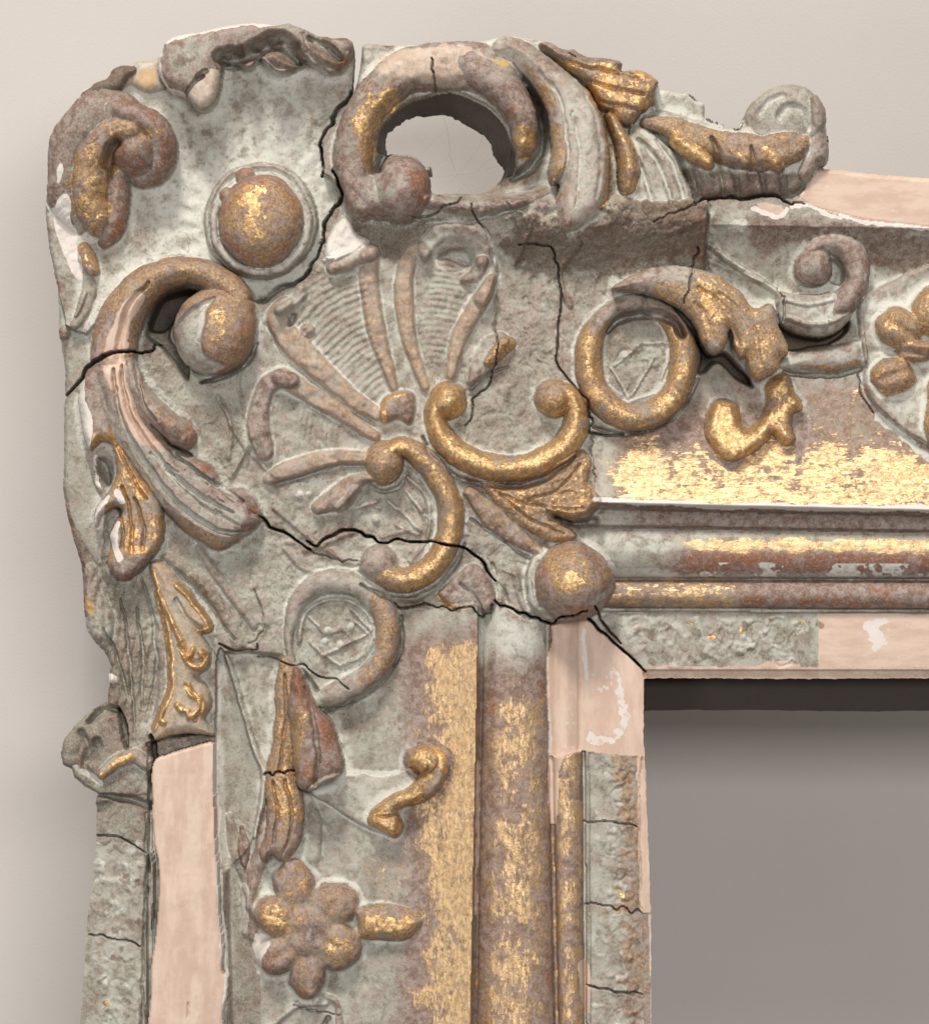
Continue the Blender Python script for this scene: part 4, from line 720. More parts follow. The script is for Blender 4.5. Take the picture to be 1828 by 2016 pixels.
daub([(1600, 770), (1680, 760), (1725, 800), (1760, 850), (1700, 880), (1610, 850)], dict(bole=.5, gold=.35), 18, 1)
line_daub([(1730, 820), (1770, 850), (1800, 880), (1845, 915)], 10, dict(light=.9, gold=0, bole=0))
# pale chipped ridge between cove and torus; fillet; losses
W, q, sd_, E = field([(1168, 984), (1240, 988), (1320, 990), (1420, 997), (1500, 996), (1620, 999), (1740, 1000), (1872, 1003), (2040, 1006)], [4, 6, 6, 7, 7, 7, 7, 7, 7], (), 1.6); A['white'][W] = np.where(q < 1+.3*N12[W], .75, A['white'][W]); A['bare'][W] = np.where(q < 1, .5, A['bare'][W]); A['gold'][W] = np.where(q < 1, 0, A['gold'][W])
TF = [(1568, 392), (1596, 352), (1607, 333), (1655, 334), (1733, 344), (1880, 353), (2060, 362), (2060, 462), (1880, 456), (1822, 450), (1742, 440), (1699, 436), (1642, 420), (1600, 410)]
W, sd = polyfield(TF, False, 10, 1); m = sd > 0; H[W] = np.where(m, 72-2*(1-sm(sd, 0, 5)), H[W]); ID[W] = np.where(m, T_fil, ID[W]); setp(W, m, dict(bare=1, gold=0, bole=0, dirt_shade=0, light=0, white=0))
daub([(1570, 395), (1600, 340), (1625, 340), (1630, 400), (1600, 412)], dict(white=.35), 12); line_daub([(1640, 345), (1650, 380), (1662, 415)], 7, dict(ochre=.5))
for c in ([(1480, 412), (1510, 424), (1532, 430), (1545, 414)], [(1555, 410), (1590, 405), (1620, 420), (1650, 430)], [(1650, 424), (1700, 440), (1760, 444), (1860, 458)]): line_daub(c, 5, dict(white=1, bare=.5))
daub([(1488, 402), (1530, 404), (1540, 418), (1510, 426)], dict(bare=.7), 5); daub([(1432, 445), (1460, 432), (1470, 445), (1455, 458), (1436, 456)], dict(light=1), 5)
daub([(1708, 1225), (1740, 1218), (1760, 1240), (1748, 1270), (1718, 1272)], dict(white=.9), 9, 1); daub([(1740, 1230), (1800, 1228), (1820, 1250), (1780, 1275), (1745, 1262)], dict(white=.3), 20)
daub([(1490, 1312), (1520, 1302), (1570, 1304), (1565, 1322), (1500, 1322)], dict(bare=.9, white=.3), 5)
carve([(1620, 1204), (1700, 1206), (1872, 1204)], 4, 4, dirt_shade=.4)
# ================================================================== CRACKS
crack([(693, 180), (690, 192), (672, 208), (655, 228), (650, 245), (636, 270), (630, 290), (636, 315), (633, 345)], [6, 10, 12, 10, 6, 6, 7, 6, 3], 60)
crack([(655, 336), (668, 362), (672, 392), (650, 416), (640, 440), (634, 466), (628, 492), (612, 522), (590, 550), (558, 562), (534, 574), (520, 590), (494, 590)], [4, 7, 9, 8, 7, 5, 5, 6, 7, 7, 7, 9, 5], 60)
crack([(128, 782), (155, 748), (180, 716), (206, 706), (258, 692), (284, 694), (302, 688), (318, 674)], [6, 6, 7, 7, 7, 6, 6, 5], 60, 1.2)
crack([(512, 1018), (533, 1038), (559, 1048), (588, 1067), (611, 1082)], [5, 6, 6, 6, 4], 44); crack([(609, 1080), (653, 1098), (702, 1104)], 2, 12)
crack([(604, 1064), (618, 1072), (643, 1058), (679, 1043), (703, 1046), (726, 1059), (752, 1067), (788, 1062), (853, 1067), (898, 1075), (931, 1090), (954, 1116), (976, 1145)], [3, 4, 5, 6, 6, 6, 5, 5, 5, 6, 5, 5, 4], 54)
crack([(973, 1181), (1001, 1196), (1032, 1209), (1063, 1220), (1086, 1229), (1105, 1216), (1136, 1208), (1155, 1198)], [4, 5, 5, 6, 5, 5, 4, 4], 44)
crack([(1158, 1217), (1188, 1247), (1222, 1277), (1250, 1302), (1272, 1324)], [5, 6, 6, 7, 7], 50, .6); crack([(1168, 1192), (1180, 1215), (1196, 1240), (1230, 1270)], [4, 5, 5, 2], 30)
crack([(776, 1187), (791, 1199), (841, 1189), (882, 1200), (928, 1196), (940, 1208), (956, 1212), (972, 1186)], [2, 3, 2, 3, 3, 3, 4, 3], 24)
crack([(928, 405), (938, 436), (962, 469), (968, 500), (970, 526), (981, 543), (974, 576), (976, 630), (979, 700), (974, 722), (954, 763), (936, 780), (931, 810), (908, 846)], [2, 3, 3.4, 3.4, 3, 3.4, 2.6, 2.6, 2.6, 2.4, 2, 2.2, 2, 1.6], 22)
crack([(1018, 485), (1063, 486), (1084, 493), (1096, 519), (1104, 566), (1102, 630), (1096, 678), (1098, 722), (1126, 756), (1140, 770), (1158, 798), (1158, 816), (1164, 832), (1158, 856), (1227, 855)], [2, 2.4, 2.6, 3, 3.2, 3.2, 3, 3, 3.4, 4, 4, 4, 3.4, 4, 3], 24)
crack([(1164, 856), (1164, 900), (1172, 950)], 2, 10)
crack([(812, 430), (854, 424), (892, 406), (912, 389)], [2, 3, 3, 2], 20); crack([(1374, 400), (1335, 420), (1283, 442)], 2.2, 14); crack([(1371, 488), (1358, 540), (1342, 600)], 2.6, 18); crack([(851, 122), (854, 150), (857, 184)], [2, 3, 3], 20)
crack([(1366, 402), (1392, 390), (1430, 392), (1465, 392), (1530, 387), (1544, 398), (1560, 404), (1590, 400)], [4, 6, 7, 7, 7, 5, 4, 2], 40)
crack([(1532, 565), (1542, 590), (1540, 632)], 2.6, 14); crack([(1699, 625), (1704, 709), (1692, 735), (1700, 774), (1722, 812)], 2.2, 14)
crack([(504, 1294), (554, 1302), (596, 1311), (632, 1331), (664, 1338), (700, 1363)], [2, 2.4, 3, 2.6, 2.4, 3], 18); crack([(519, 1525), (545, 1521), (582, 1514)], [4, 4.5, 3], 24)
crack([(191, 1646), (222, 1647), (258, 1662), (298, 1683)], [2, 3, 3.4, 3], 16); crack([(175, 1841), (206, 1844), (246, 1855), (287, 1866)], [2.4, 3, 3, 3], 16)
crack([(1150, 1618), (1194, 1620), (1253, 1630)], [2.6, 3.4, 2.6], 16); crack([(1152, 1784), (1214, 1791), (1266, 1798)], [2.8, 3.4, 2.6], 16); crack([(1154, 1943), (1201, 1951), (1264, 1962)], [3, 3.6, 3], 16)
crack([(577, 1983), (620, 1992), (670, 2001)], 2.6, 10); crack([(500, 1160), (520, 1215), (510, 1250), (480, 1270)], 2, 8); crack([(430, 1268), (470, 1284), (492, 1282), (515, 1262)], [5, 6, 4, 2], 18)
crack([(1106, 100), (1118, 112), (1130, 118)], 2, 8)
# open hole through the scroll and undercut round it, its shade painted dark
HOLE = [(755, 273), (763, 252), (781, 237), (809, 221), (841, 217), (867, 214), (902, 226), (928, 242), (956, 260), (967, 279), (975, 302), (993, 328), (983, 351), (964, 370), (933, 377), (876, 375), (848, 374), (846, 354), (841, 341), (850, 336), (846, 328), (833, 328), (820, 312), (788, 304), (765, 302), (758, 288)]
RIMF = [(742, 300), (744, 262), (758, 240), (776, 222), (802, 202), (854, 185), (893, 180), (941, 199), (967, 214), (994, 243), (1007, 276), (1018, 305), (1012, 340), (993, 352), (975, 366), (950, 381), (900, 382), (850, 378), (848, 330), (820, 310), (786, 304), (762, 302)]
W, sr = polyfield(RIMF, True, 6, .5); W2, sh = polyfield(HOLE, True, 200, .5)
full = np.full(U.shape, -999.0); full[W2] = sh; sh2 = full[W]
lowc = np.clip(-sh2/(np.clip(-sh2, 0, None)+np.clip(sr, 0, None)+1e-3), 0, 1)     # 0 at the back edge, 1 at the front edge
m = (sr > 0) & (ID[W] != knob); H[W] = np.where(m, BACK+22+(H[W]-BACK-22)*lowc**1.1*.86, H[W]); mm_ = m & (lowc < .93) & (V[W] < 350); A['dirt_shade'][W] = np.where(mm_, 1, A['dirt_shade'][W]); A['light'][W] = np.where(mm_, 0, A['light'][W]); A['bare'][W] = np.where(mm_, 0, A['bare'][W]); A['gold'][W] = np.where(m, 0, A['gold'][W])
# ================================================================== fine relief everywhere
def blur(a, r):
    r = int(r/STEP)
    for ax in (0, 1):
        p = np.pad(a, [(r+1, r) if k == ax else (0, 0) for k in (0, 1)], mode='edge').cumsum(ax, dtype=np.float64)
        a = ((p[2*r+1:] - p[:-2*r-1]) if ax == 0 else (p[:, 2*r+1:] - p[:, :-2*r-1]))/(2*r+1)
    return a
def soften(pts, r, fe=20):
    global H
    W, sd = polyfield(pts, True, 30); m = sm(sd, 0, fe); B = blur(blur(H, r), r)[W]; H[W] = H[W]*(1-m)+B*m
soften([(500, 1700), (620, 1670), (730, 1740), (730, 1900), (620, 1990), (480, 1920)], 5)
soften([(1690, 580), (1900, 540), (1910, 860), (1750, 820)], 5)
soften([(490, 560), (640, 540), (700, 450), (960, 440), (1010, 560), (930, 760), (740, 880), (730, 990), (480, 980), (480, 720)], 2.2)
cvx = H-blur(blur(H, 14), 14)             # high spots are handled and rubbed, dust settles pale in the hollows
gess = (A['bare'] < .4)&(A['gold'] < .3)
A['bole'] = np.where(gess, np.clip(A['bole']+np.clip(cvx/14, 0, .34)*(1+.8*M25), 0, 1), A['bole'])
A['light'] = np.where(gess & (A['dirt_shade'] < .8), np.clip(A['light']+np.clip(-cvx/9, 0, .7)*(1+.6*M60), 0, 1), A['light'])
# gilding worn off in patches, gesso showing through on the ornaments
orn = (ID != RT) & (ID != RL) & (ID != CP) & (ID != L_tor) & (ID != T_tor)
wear = np.clip(1.08+.8*M60+.8*M25+.5*N12, .2, 1.3); A['gold'] = np.where(orn & (A['gold'] < .9), A['gold']*wear, A['gold'])
show = np.clip(N25*.9+M60*.8-.15, 0, .6)*(A['bole'] > .15)*orn; A['bole'] = np.where(orn, A['bole']*(1-show*.9), A['bole'])
rough = 1-A['smooth']
flatz = np.clip(A['bare'], 0, 1)
H += ((.8*N25+.45*N12+.2*N8)*(.25+rough)*(1-.85*flatz)).astype(np.float32)
pit = np.clip(N12+.35*M25-.55, 0, 1); H -= pit*3*rough*(1-flatz); A['dirt_shade'] = np.maximum(A['dirt_shade'], np.clip(pit*2.2, 0, .6)*rough*(1-flatz)*(A['gold'] < .3))
# ================================================================== silhouette
H = np.where(H > 30, 30+(H-30)*HK, H).astype(np.float32)
SIL = [(152, 2260), (156, 2080), (157, 2015), (172, 1800), (188, 1670), (189, 1562), (167, 1550), (146, 1532), (141, 1516), (123, 1506), (119, 1482), (126, 1454), (146, 1430), (172, 1404), (193, 1391), (209, 1383), (213, 1352), (212, 1326), (218, 1313), (204, 1284), (180, 1258), (170, 1243), (165, 1221), (163, 1195), (162, 1161), (159, 1117), (141, 1055), (128, 1003), (123, 961), (124, 909), (124, 857), (124, 800), (128, 782), (125, 764), (127, 730), (123, 704), (118, 673), (114, 645), (114, 603), (112, 566), (106, 532), (99, 500),
       (92, 445), (90, 406), (97, 354), (96, 315), (100, 276), (107, 255), (128, 229), (146, 211), (157, 190), (162, 177), (188, 164), (214, 153), (219, 138), (238, 130), (258, 127), (269, 120), (300, 120), (311, 112), (323, 109), (329, 88), (350, 77), (363, 68), (378, 64), (386, 71), (409, 66), (438, 55), (467, 53), (493, 52), (503, 48), (525, 54), (549, 58), (570, 51), (593, 60), (622, 73), (656, 82), (684, 80), (695, 88), (697, 107), (695, 133), (692, 174), (693, 196), (702, 164), (709, 133), (713, 91), (723, 85), (762, 90), (800, 88), (825, 91), (841, 87), (893, 85), (952, 81), (980, 74), (1011, 70), (1042, 75),
       (1084, 83), (1110, 99), (1126, 97), (1149, 109), (1175, 113), (1209, 117), (1223, 127), (1222, 138), (1253, 139), (1279, 148), (1297, 166), (1301, 174), (1318, 177), (1335, 180), (1356, 182), (1371, 194), (1387, 202), (1388, 228), (1402, 236), (1452, 253), (1465, 228), (1478, 204), (1504, 182), (1530, 171), (1556, 168), (1585, 173), (1608, 194), (1621, 217), (1625, 254), (1630, 285), (1628, 322), (1609, 332), (1655, 336), (1733, 345), (1880, 354), (2060, 362),
       (2060, 1337), (1828, 1337), (1600, 1338), (1400, 1337), (1268, 1337), (1267, 1450), (1272, 1528), (1274, 1607), (1277, 1664), (1282, 1810), (1282, 2015), (1283, 2080), (1285, 2260)]
def sdf(P, wob):
    P = np.array(P, float); jag = .9*N12+.6*N8
    u, v = U+wob*jag, V+wob*jag[::-1, ::-1]
    ins = np.zeros(U.shape, bool); d = np.full(U.shape, 60.0, np.float32)
    for a, b in zip(P, np.roll(P, -1, 0)):
        dx, dy = b-a
        if abs(dy) > 1e-9:
            j0 = max(int((min(a[1], b[1])-V0-8)/STEP), 0); j1 = min(int((max(a[1], b[1])-V0+8)/STEP)+2, NV)
            c = ((a[1] > v[j0:j1]) != (b[1] > v[j0:j1])) & (u[j0:j1] < dx*(v[j0:j1]-a[1])/dy+a[0]); ins[j0:j1] ^= c
        W = win(min(a[0], b[0])-34, max(a[0], b[0])+34, min(a[1], b[1])-34, max(a[1], b[1])+34)
        t = np.clip(((u[W]-a[0])*dx+(v[W]-a[1])*dy)/(dx*dx+dy*dy), 0, 1)
        d[W] = np.minimum(d[W], np.hypot(u[W]-a[0]-t*dx, v[W]-a[1]-t*dy))
    return np.where(ins, d, -d)
SD = np.minimum(sdf(SIL, 1.3), -sdf([tuple(p) for p in spline(HOLE, 3, True)], 2.6))
# the carved edge rounds over towards its silhouette
edge = np.clip(1-SD/9, 0, 1)*(SD > -6)
crest = (ID == CP) | (ID == SH) | (ID == CS) | (ID == SS) | (V < 400) | (U < 300)
H -= np.where(crest & (V < 1600), 13*edge**2, 0).astype(np.float32)
# ================================================================== meshes
G = (SD > -.62*STEP)
cell = G[:-1, :-1] & G[1:, :-1] & G[:-1, 1:] & G[1:, 1:]
gy, gx = np.gradient(SD, STEP); gl_ = np.hypot(gx, gy)+1e-6
near = (np.abs(SD) < .9*STEP) & G
X = U.copy(); Y = V.copy()
X = np.where(near, U-SD*gx/gl_, X); Y = np.where(near, V-SD*gy/gl_, Y)
lim = .49*STEP; X = np.clip(X, U-lim*1.3, U+lim*1.3); Y = np.clip(Y, V-lim*1.3, V+lim*1.3)
# normals of the whole relief, so that pieces meet without seams
hy, hx = np.gradient(H.astype(float), STEP)
NRM = np.stack([-hx, -np.ones_like(hx), hy], -1); NRM /= np.linalg.norm(NRM, axis=-1, keepdims=True)
cid = np.maximum(np.maximum(ID[:-1, :-1], ID[1:, :-1]), np.maximum(ID[:-1, 1:], ID[1:, 1:]))
cid = ID[:-1, :-1]
pa = np.stack([A['gold'], A['bole'], A['bare'], A['white']], -1).astype(np.float32)
pb = np.stack([A['dirt_shade'], A['light'], A['ochre'], A['smooth']], -1).astype(np.float32)
pa = np.clip(pa, 0, 1); pb = np.clip(pb, 0, 1)
# ================================================================== materials
def N(nt, t, **k):
    n = nt.nodes.new(t)
    for a, b in k.items():
        if a in ('operation', 'blend_type', 'data_type', 'attribute_name', 'feature', 'attribute_type', 'noise_dimensions', 'voronoi_dimensions', 'distance'): setattr(n, a, b)
    return n
def carved(name, stretch, wash=.82, fs=1.0, wcol=((.215, .125, .062), (.45, .30, .165)), fcol=((.60, .37, .165), (.88, .62, .31)), cover=.10, tilt=.42):
    m = bpy.data.materials.new(name); m.use_nodes = True; nt = m.node_tree; nt.nodes.clear(); lk = nt.links.new
    def inp(s, v):
        if isinstance(v, (int, float)): s.default_value = v
        elif isinstance(v, tuple): s.default_value = v if len(v) == 4 else (*v, 1)
        else: lk(v, s)
    def mth(op, a, b=0.0, c=None, clamp=False):
        n = N(nt, 'ShaderNodeMath', operation=op); n.use_clamp = clamp; inp(n.inputs[0], a); inp(n.inputs[1], b)
        if c is not None: inp(n.inputs[2], c)
        return n.outputs[0]
    def mix(f, a, b):
        n = N(nt, 'ShaderNodeMix', data_type='RGBA'); inp(n.inputs[0], f); inp(n.inputs[6], a); inp(n.inputs[7], b); return n.outputs[2]
    def fm(f, a, b):
        n = N(nt, 'ShaderNodeMix', data_type='FLOAT'); inp(n.inputs[0], f); inp(n.inputs[2], a); inp(n.inputs[3], b); return n.outputs[0]
    def ss(x, a, b):
        n = N(nt, 'ShaderNodeMapRange'); n.interpolation_type = 'SMOOTHSTEP'; inp(n.inputs[0], x); inp(n.inputs[1], a); inp(n.inputs[2], b); return n.outputs[0]
    tc = N(nt, 'ShaderNodeNewGeometry')
    mp = N(nt, 'ShaderNodeMapping'); lk(tc.outputs['Position'], mp.inputs[0]); k = 1/S/100
    mp.inputs['Scale'].default_value = (k, k, k)                     # 1 = 100 drawing units = 2 cm
    ms = N(nt, 'ShaderNodeMapping'); lk(mp.outputs[0], ms.inputs[0]); ms.inputs['Scale'].default_value = (stretch[0], 1, stretch[1])
    def noise(vec, sc, det=4, rough=.55, dist=0.0):
        n = N(nt, 'ShaderNodeTexNoise'); lk(vec, n.inputs['Vector']); n.inputs['Scale'].default_value = sc; n.inputs['Detail'].default_value = det; n.inputs['Roughness'].default_value = rough; n.inputs['Distortion'].default_value = dist; return n.outputs[0]
    P, Q = mp.outputs[0], ms.outputs[0]
    aa = N(nt, 'ShaderNodeAttribute', attribute_name='paint_a'); ab = N(nt, 'ShaderNodeAttribute', attribute_name='paint_b')
    sa = N(nt, 'ShaderNodeSeparateColor'); lk(aa.outputs['Color'], sa.inputs[0]); sb = N(nt, 'ShaderNodeSeparateColor'); lk(ab.outputs['Color'], sb.inputs[0])
    gold, bole, bare, white = sa.outputs[0], sa.outputs[1], sa.outputs[2], aa.outputs['Alpha']
    dirt_shade, light, ochre, smooth = sb.outputs[0], sb.outputs[1], sb.outputs[2], ab.outputs['Alpha']
    n1, n2, n3 = noise(P, 2.2, 6, .6), noise(P, 9, 5, .6), noise(P, 26, 4, .6)
    f1, f2 = noise(Q, 17*fs, 6, .68), noise(Q, 42, 3, .6); n6 = noise(P, 17, 5, .7)
    n4, n5 = noise(P, 4.5, 8, .68, .4), noise(P, 60, 3, .6)
    # gesso: grey-green to pale, cloudy, rubbed and specked with old grime
    g = mix(ss(n1, .40, .60), (.275, .248, .198), (.372, .370, .305)); g = mix(mth('MULTIPLY', ss(n4, .42, .66), .75), g, (.48, .475, .42)); g = mix(mth('MULTIPLY', ss(n4, .52, .38), .30), g, (.24, .195, .145)); g = mix(mth('MULTIPLY', ss(noise(P, 3.1, 6, .6), .48, .62), .50), g, (.37, .295, .255))
    lt = mth('MULTIPLY', ss(mth('ADD', mth('MULTIPLY', light, .8), mth('MULTIPLY', mth('SUBTRACT', n4, .5), 1.6)), .18, .85), .9)
    g = mix(lt, g, mix(n2, (.54, .535, .475), (.67, .67, .61)))
    g = mix(mth('MULTIPLY', ss(n6, .54, .66), .20), g, (.54, .535, .48)); g = mix(mth('MULTIPLY', ss(mth('ADD', mth('MULTIPLY', n6, .5), mth('MULTIPLY', n4, .5)), .47, .38), .38), g, (.20, .155, .115))
    spk = ss(mth('ADD', n3, mth('MULTIPLY', mth('SUBTRACT', n4, .5), -.7)), .62, .69); g = mix(mth('MULTIPLY', spk, fm(light, .55, .30)), g, (.10, .075, .052))
    # lilac-brown bole wash and red-brown bole
    bw = ss(mth('ADD', bole, mth('ADD', mth('MULTIPLY', mth('SUBTRACT', n2, .5), .9), mth('MULTIPLY', mth('SUBTRACT', n4, .5), 1.0))), .10, .72)
    bc = mix(ss(noise(P, 6, 6, .62), .40, .62), (.190, .125, .095), (.34, .262, .235)); bc = mix(mth('MULTIPLY', ss(mth('ADD', mth('MULTIPLY', bole, .9), mth('MULTIPLY', n1, .5)), 1.0, 1.22), .9), bc, (.27, .105, .050))
    bc = mix(mth('MULTIPLY', ss(n6, .52, .62), .5), bc, (.44, .36, .31)); bc = mix(mth('MULTIPLY', ss(n3, .55, .66), .45), bc, (.095, .062, .042)); bc = mix(mth('MULTIPLY', ss(f2, .58, .72), .4), bc, (.42, .33, .27))
    c = mix(bw, g, bc)
    # thin brown-gold wash that is left where the leaf has gone
    wa = ss(mth('ADD', gold, mth('MULTIPLY', mth('SUBTRACT', n4, .5), 1.0)), .05, .50); c = mix(mth('MULTIPLY', wa, wash), c, mix(ss(mth('ADD', mth('MULTIPLY', n6, .6), mth('MULTIPLY', n3, .4)), .42, .56), wcol[0], wcol[1]))
    oc = ss(mth('ADD', ochre, mth('MULTIPLY', mth('SUBTRACT', n2, .5), .8)), .2, .7); c = mix(oc, c, (.50, .34, .15))
    # bare wood
    wd = mix(ss(noise(Q, 3.2, 6, .62), .38, .62), (.56, .405, .315), (.65, .50, .40)); wd = mix(mth('MULTIPLY', ss(f2, .52, .72), .14), wd, (.42, .30, .225)); wd = mix(mth('MULTIPLY', ss(n4, .56, .70), .4), wd, (.68, .575, .50))
    c = mix(ss(mth('ADD', bare, mth('MULTIPLY', mth('SUBTRACT', n2, .5), .7)), .20, .78), c, wd)
    # grime in pits and cracks, shade painted into recesses
    dw = ss(mth('ADD', dirt_shade, mth('ADD', mth('MULTIPLY', mth('SUBTRACT', n3, .5), .9), mth('MULTIPLY', mth('SUBTRACT', n4, .5), .9))), .12, .95); c = mix(mth('MULTIPLY', dw, .9), c, mix(ss(dirt_shade, .75, .95), (.115, .080, .052), (.060, .042, .030)))
    wh = ss(mth('ADD', white, mth('MULTIPLY', mth('SUBTRACT', n2, .5), .9)), .40, .56); c = mix(wh, c, mix(n4, (.60, .54, .49), (.76, .71, .66)))
    # leaf: flakes left standing, broken by crackle
    vo = N(nt, 'ShaderNodeTexVoronoi', feature='DISTANCE_TO_EDGE'); wv = N(nt, 'ShaderNodeVectorMath', operation='ADD'); nw = N(nt, 'ShaderNodeTexNoise'); lk(P, nw.inputs['Vector']); nw.inputs['Scale'].default_value = 12
    sc_ = N(nt, 'ShaderNodeVectorMath', operation='SCALE'); lk(nw.outputs['Color'], sc_.inputs[0]); sc_.inputs['Scale'].default_value = .10; lk(Q, wv.inputs[0]); lk(sc_.outputs[0], wv.inputs[1])
    lk(wv.outputs[0], vo.inputs['Vector']); vo.inputs['Scale'].default_value = 9; cr = ss(vo.outputs['Distance'], .02, .07)
    v2 = N(nt, 'ShaderNodeTexVoronoi', feature='DISTANCE_TO_EDGE', distance='EUCLIDEAN'); lk(wv.outputs[0], v2.inputs['Vector']); v2.inputs['Scale'].default_value = 3.6; cr2 = ss(v2.outputs['Distance'], .006, .022)
    vn = N(nt, 'ShaderNodeTexVoronoi', feature='F1'); lk(wv.outputs[0], vn.inputs['Vector']); vn.inputs['Scale'].default_value = 19
    vs_ = N(nt, 'ShaderNodeSeparateColor'); lk(vn.outputs['Color'], vs_.inputs[0])
    th = mth('ADD', mth('MULTIPLY', mth('SUBTRACT', f1, .5), 2.6), mth('ADD', mth('MULTIPLY', mth('SUBTRACT', f2, .5), .9), mth('MULTIPLY', mth('SUBTRACT', n4, .5), 2.2)))
    gv = mth('ADD', mth('SUBTRACT', gold, .52+cover), mth('MULTIPLY', th, .50))
    gm_ = mth('MULTIPLY', mth('MULTIPLY', ss(gv, -.05, .06), ss(gold, .02, .12)), mth('MULTIPLY', fm(.70, 1.0, cr), fm(.12, 1.0, cr2))); gm_ = mth('MULTIPLY', gm_, mth('SUBTRACT', 1.0, wh))
    gc_ = mix(ss(n2, .38, .62), fcol[0], fcol[1]); gc_ = mix(mth('MULTIPLY', vs_.outputs[0], .35), gc_, (.55, .33, .16))
    rgh = fm(smooth, .56, .46)
    hgt = mth('ADD', mth('MULTIPLY', n2, .45), mth('ADD', mth('MULTIPLY', n3, .40), mth('ADD', mth('MULTIPLY', n5, .22), mth('MULTIPLY', n4, .5))))
    hgt = mth('ADD', hgt, mth('ADD', mth('MULTIPLY', gm_, .07), mth('MULTIPLY', spk, -.12)))
    bp = N(nt, 'ShaderNodeBump'); lk(fm(bare, fm(smooth, .50, .36), .12), bp.inputs['Strength']); bp.inputs['Distance'].default_value = .0010; lk(hgt, bp.inputs['Height'])
    # every scrap of leaf lies at its own slight tilt
    cs_ = N(nt, 'ShaderNodeVectorMath', operation='SUBTRACT'); lk(vn.outputs['Color'], cs_.inputs[0]); cs_.inputs[1].default_value = (.5, .5, .5)
    ct = N(nt, 'ShaderNodeVectorMath', operation='SCALE'); lk(cs_.outputs[0], ct.inputs[0]); ct.inputs['Scale'].default_value = tilt
    ca_ = N(nt, 'ShaderNodeVectorMath', operation='ADD'); lk(bp.outputs[0], ca_.inputs[0]); lk(ct.outputs[0], ca_.inputs[1]); cn = N(nt, 'ShaderNodeVectorMath', operation='NORMALIZE'); lk(ca_.outputs[0], cn.inputs[0])
    p1 = N(nt, 'ShaderNodeBsdfPrincipled'); lk(c, p1.inputs['Base Color']); p1.inputs['Specular IOR Level'].default_value = .35; lk(fm(smooth, .8, .5), p1.inputs['Roughness']); lk(bp.outputs[0], p1.inputs['Normal'])
    p2 = N(nt, 'ShaderNodeBsdfPrincipled'); lk(gc_, p2.inputs['Base Color']); p2.inputs['Metallic'].default_value = .85; lk(rgh, p2.inputs['Roughness']); lk(cn.outputs[0], p2.inputs['Normal'])
    mx = N(nt, 'ShaderNodeMixShader'); lk(gm_, mx.inputs[0]); lk(p1.outputs[0], mx.inputs[1]); lk(p2.outputs[0], mx.inputs[2])
    out = N(nt, 'ShaderNodeOutputMaterial'); lk(mx.outputs[0], out.inputs[0]); return m
PW, PF = ((.235, .145, .085), (.42, .28, .165)), ((.66, .45, .235), (.84, .61, .34))
M_iso, M_hor, M_ver = carved('worn_gilding', (1, 1)), carved('worn_gilding_horizontal', (.36, 1.25), .42, .62, PW, PF, .0, .27), carved('worn_gilding_vertical', (1.25, .36), .42, .62, PW, PF, .0, .27)
HOR = {RT, T_fil, T_tor, T_bead, T_bare}; VER = {RL, L_tor, L_bead, L_fil, L_bare}
def MAT(name, k): return M_hor if k in HOR else M_ver if k in VER else M_iso
dark_wood_and_shade = bpy.data.materials.new('dark_wood_and_shade'); dark_wood_and_shade.use_nodes = True  # also colours the strip that stands in for shadow
nt = dark_wood_and_shade.node_tree; b = nt.nodes['Principled BSDF']; b.inputs['Roughness'].default_value = .85; nz = nt.nodes.new('ShaderNodeTexNoise'); nz.inputs['Scale'].default_value = 60; cr_ = nt.nodes.new('ShaderNodeValToRGB')
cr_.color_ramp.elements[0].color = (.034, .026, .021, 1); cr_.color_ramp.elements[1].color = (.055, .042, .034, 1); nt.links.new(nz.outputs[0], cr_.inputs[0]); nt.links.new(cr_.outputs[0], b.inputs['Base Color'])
dust_mat = bpy.data.materials.new('dust'); dust_mat.use_nodes = True; dust_mat.node_tree.nodes['Principled BSDF'].inputs['Base Color'].default_value = (.30, .28, .26, 1); dust_mat.node_tree.nodes['Principled BSDF'].inputs['Roughness'].default_value = .9
wall_mat = bpy.data.materials.new('painted_wall'); wall_mat.use_nodes = True
nt = wall_mat.node_tree; b = nt.nodes['Principled BSDF']; b.inputs['Roughness'].default_value = .8; nz = nt.nodes.new('ShaderNodeTexNoise'); nz.inputs['Scale'].default_value = 7; nz.inputs['Detail'].default_value = 8; cr_ = nt.nodes.new('ShaderNodeValToRGB')
cr_.color_ramp.elements[0].color = (.520, .486, .458, 1); cr_.color_ramp.elements[1].color = (.548, .515, .486, 1); cr_.color_ramp.elements[0].position = .35; cr_.color_ramp.elements[1].position = .65
gq = nt.nodes.new('ShaderNodeNewGeometry'); nt.links.new(gq.outputs['Position'], nz.inputs['Vector']); nt.links.new(nz.outputs[0], cr_.inputs[0]); nt.links.new(cr_.outputs[0], b.inputs['Base Color'])
nb = nt.nodes.new('ShaderNodeTexNoise'); nb.inputs['Scale'].default_value = 900; nb.inputs['Detail'].default_value = 3; nt.links.new(gq.outputs['Position'], nb.inputs['Vector'])
bu = nt.nodes.new('ShaderNodeBump'); bu.inputs['Strength'].default_value = .25; bu.inputs['Distance'].default_value = .0004; nt.links.new(nb.outputs[0], bu.inputs['Height']); nt.links.new(bu.outputs[0], b.inputs['Normal'])
frame = bpy.data.objects.new('picture_frame', None); C.collection.objects.link(frame)
frame['label'] = 'corner of a carved, worn gilded wooden picture frame against a pale wall'; frame['category'] = 'picture frame'
frame.location = ((1268-CX)*S, 0, (CY-1337)*S); FL = Vector(frame.location)
def to_world(x, y, h): return np.stack([(x-CX)*S-FL.x, -h*S-FL.y, (CY-y)*S-FL.z], -1)
objs = {}
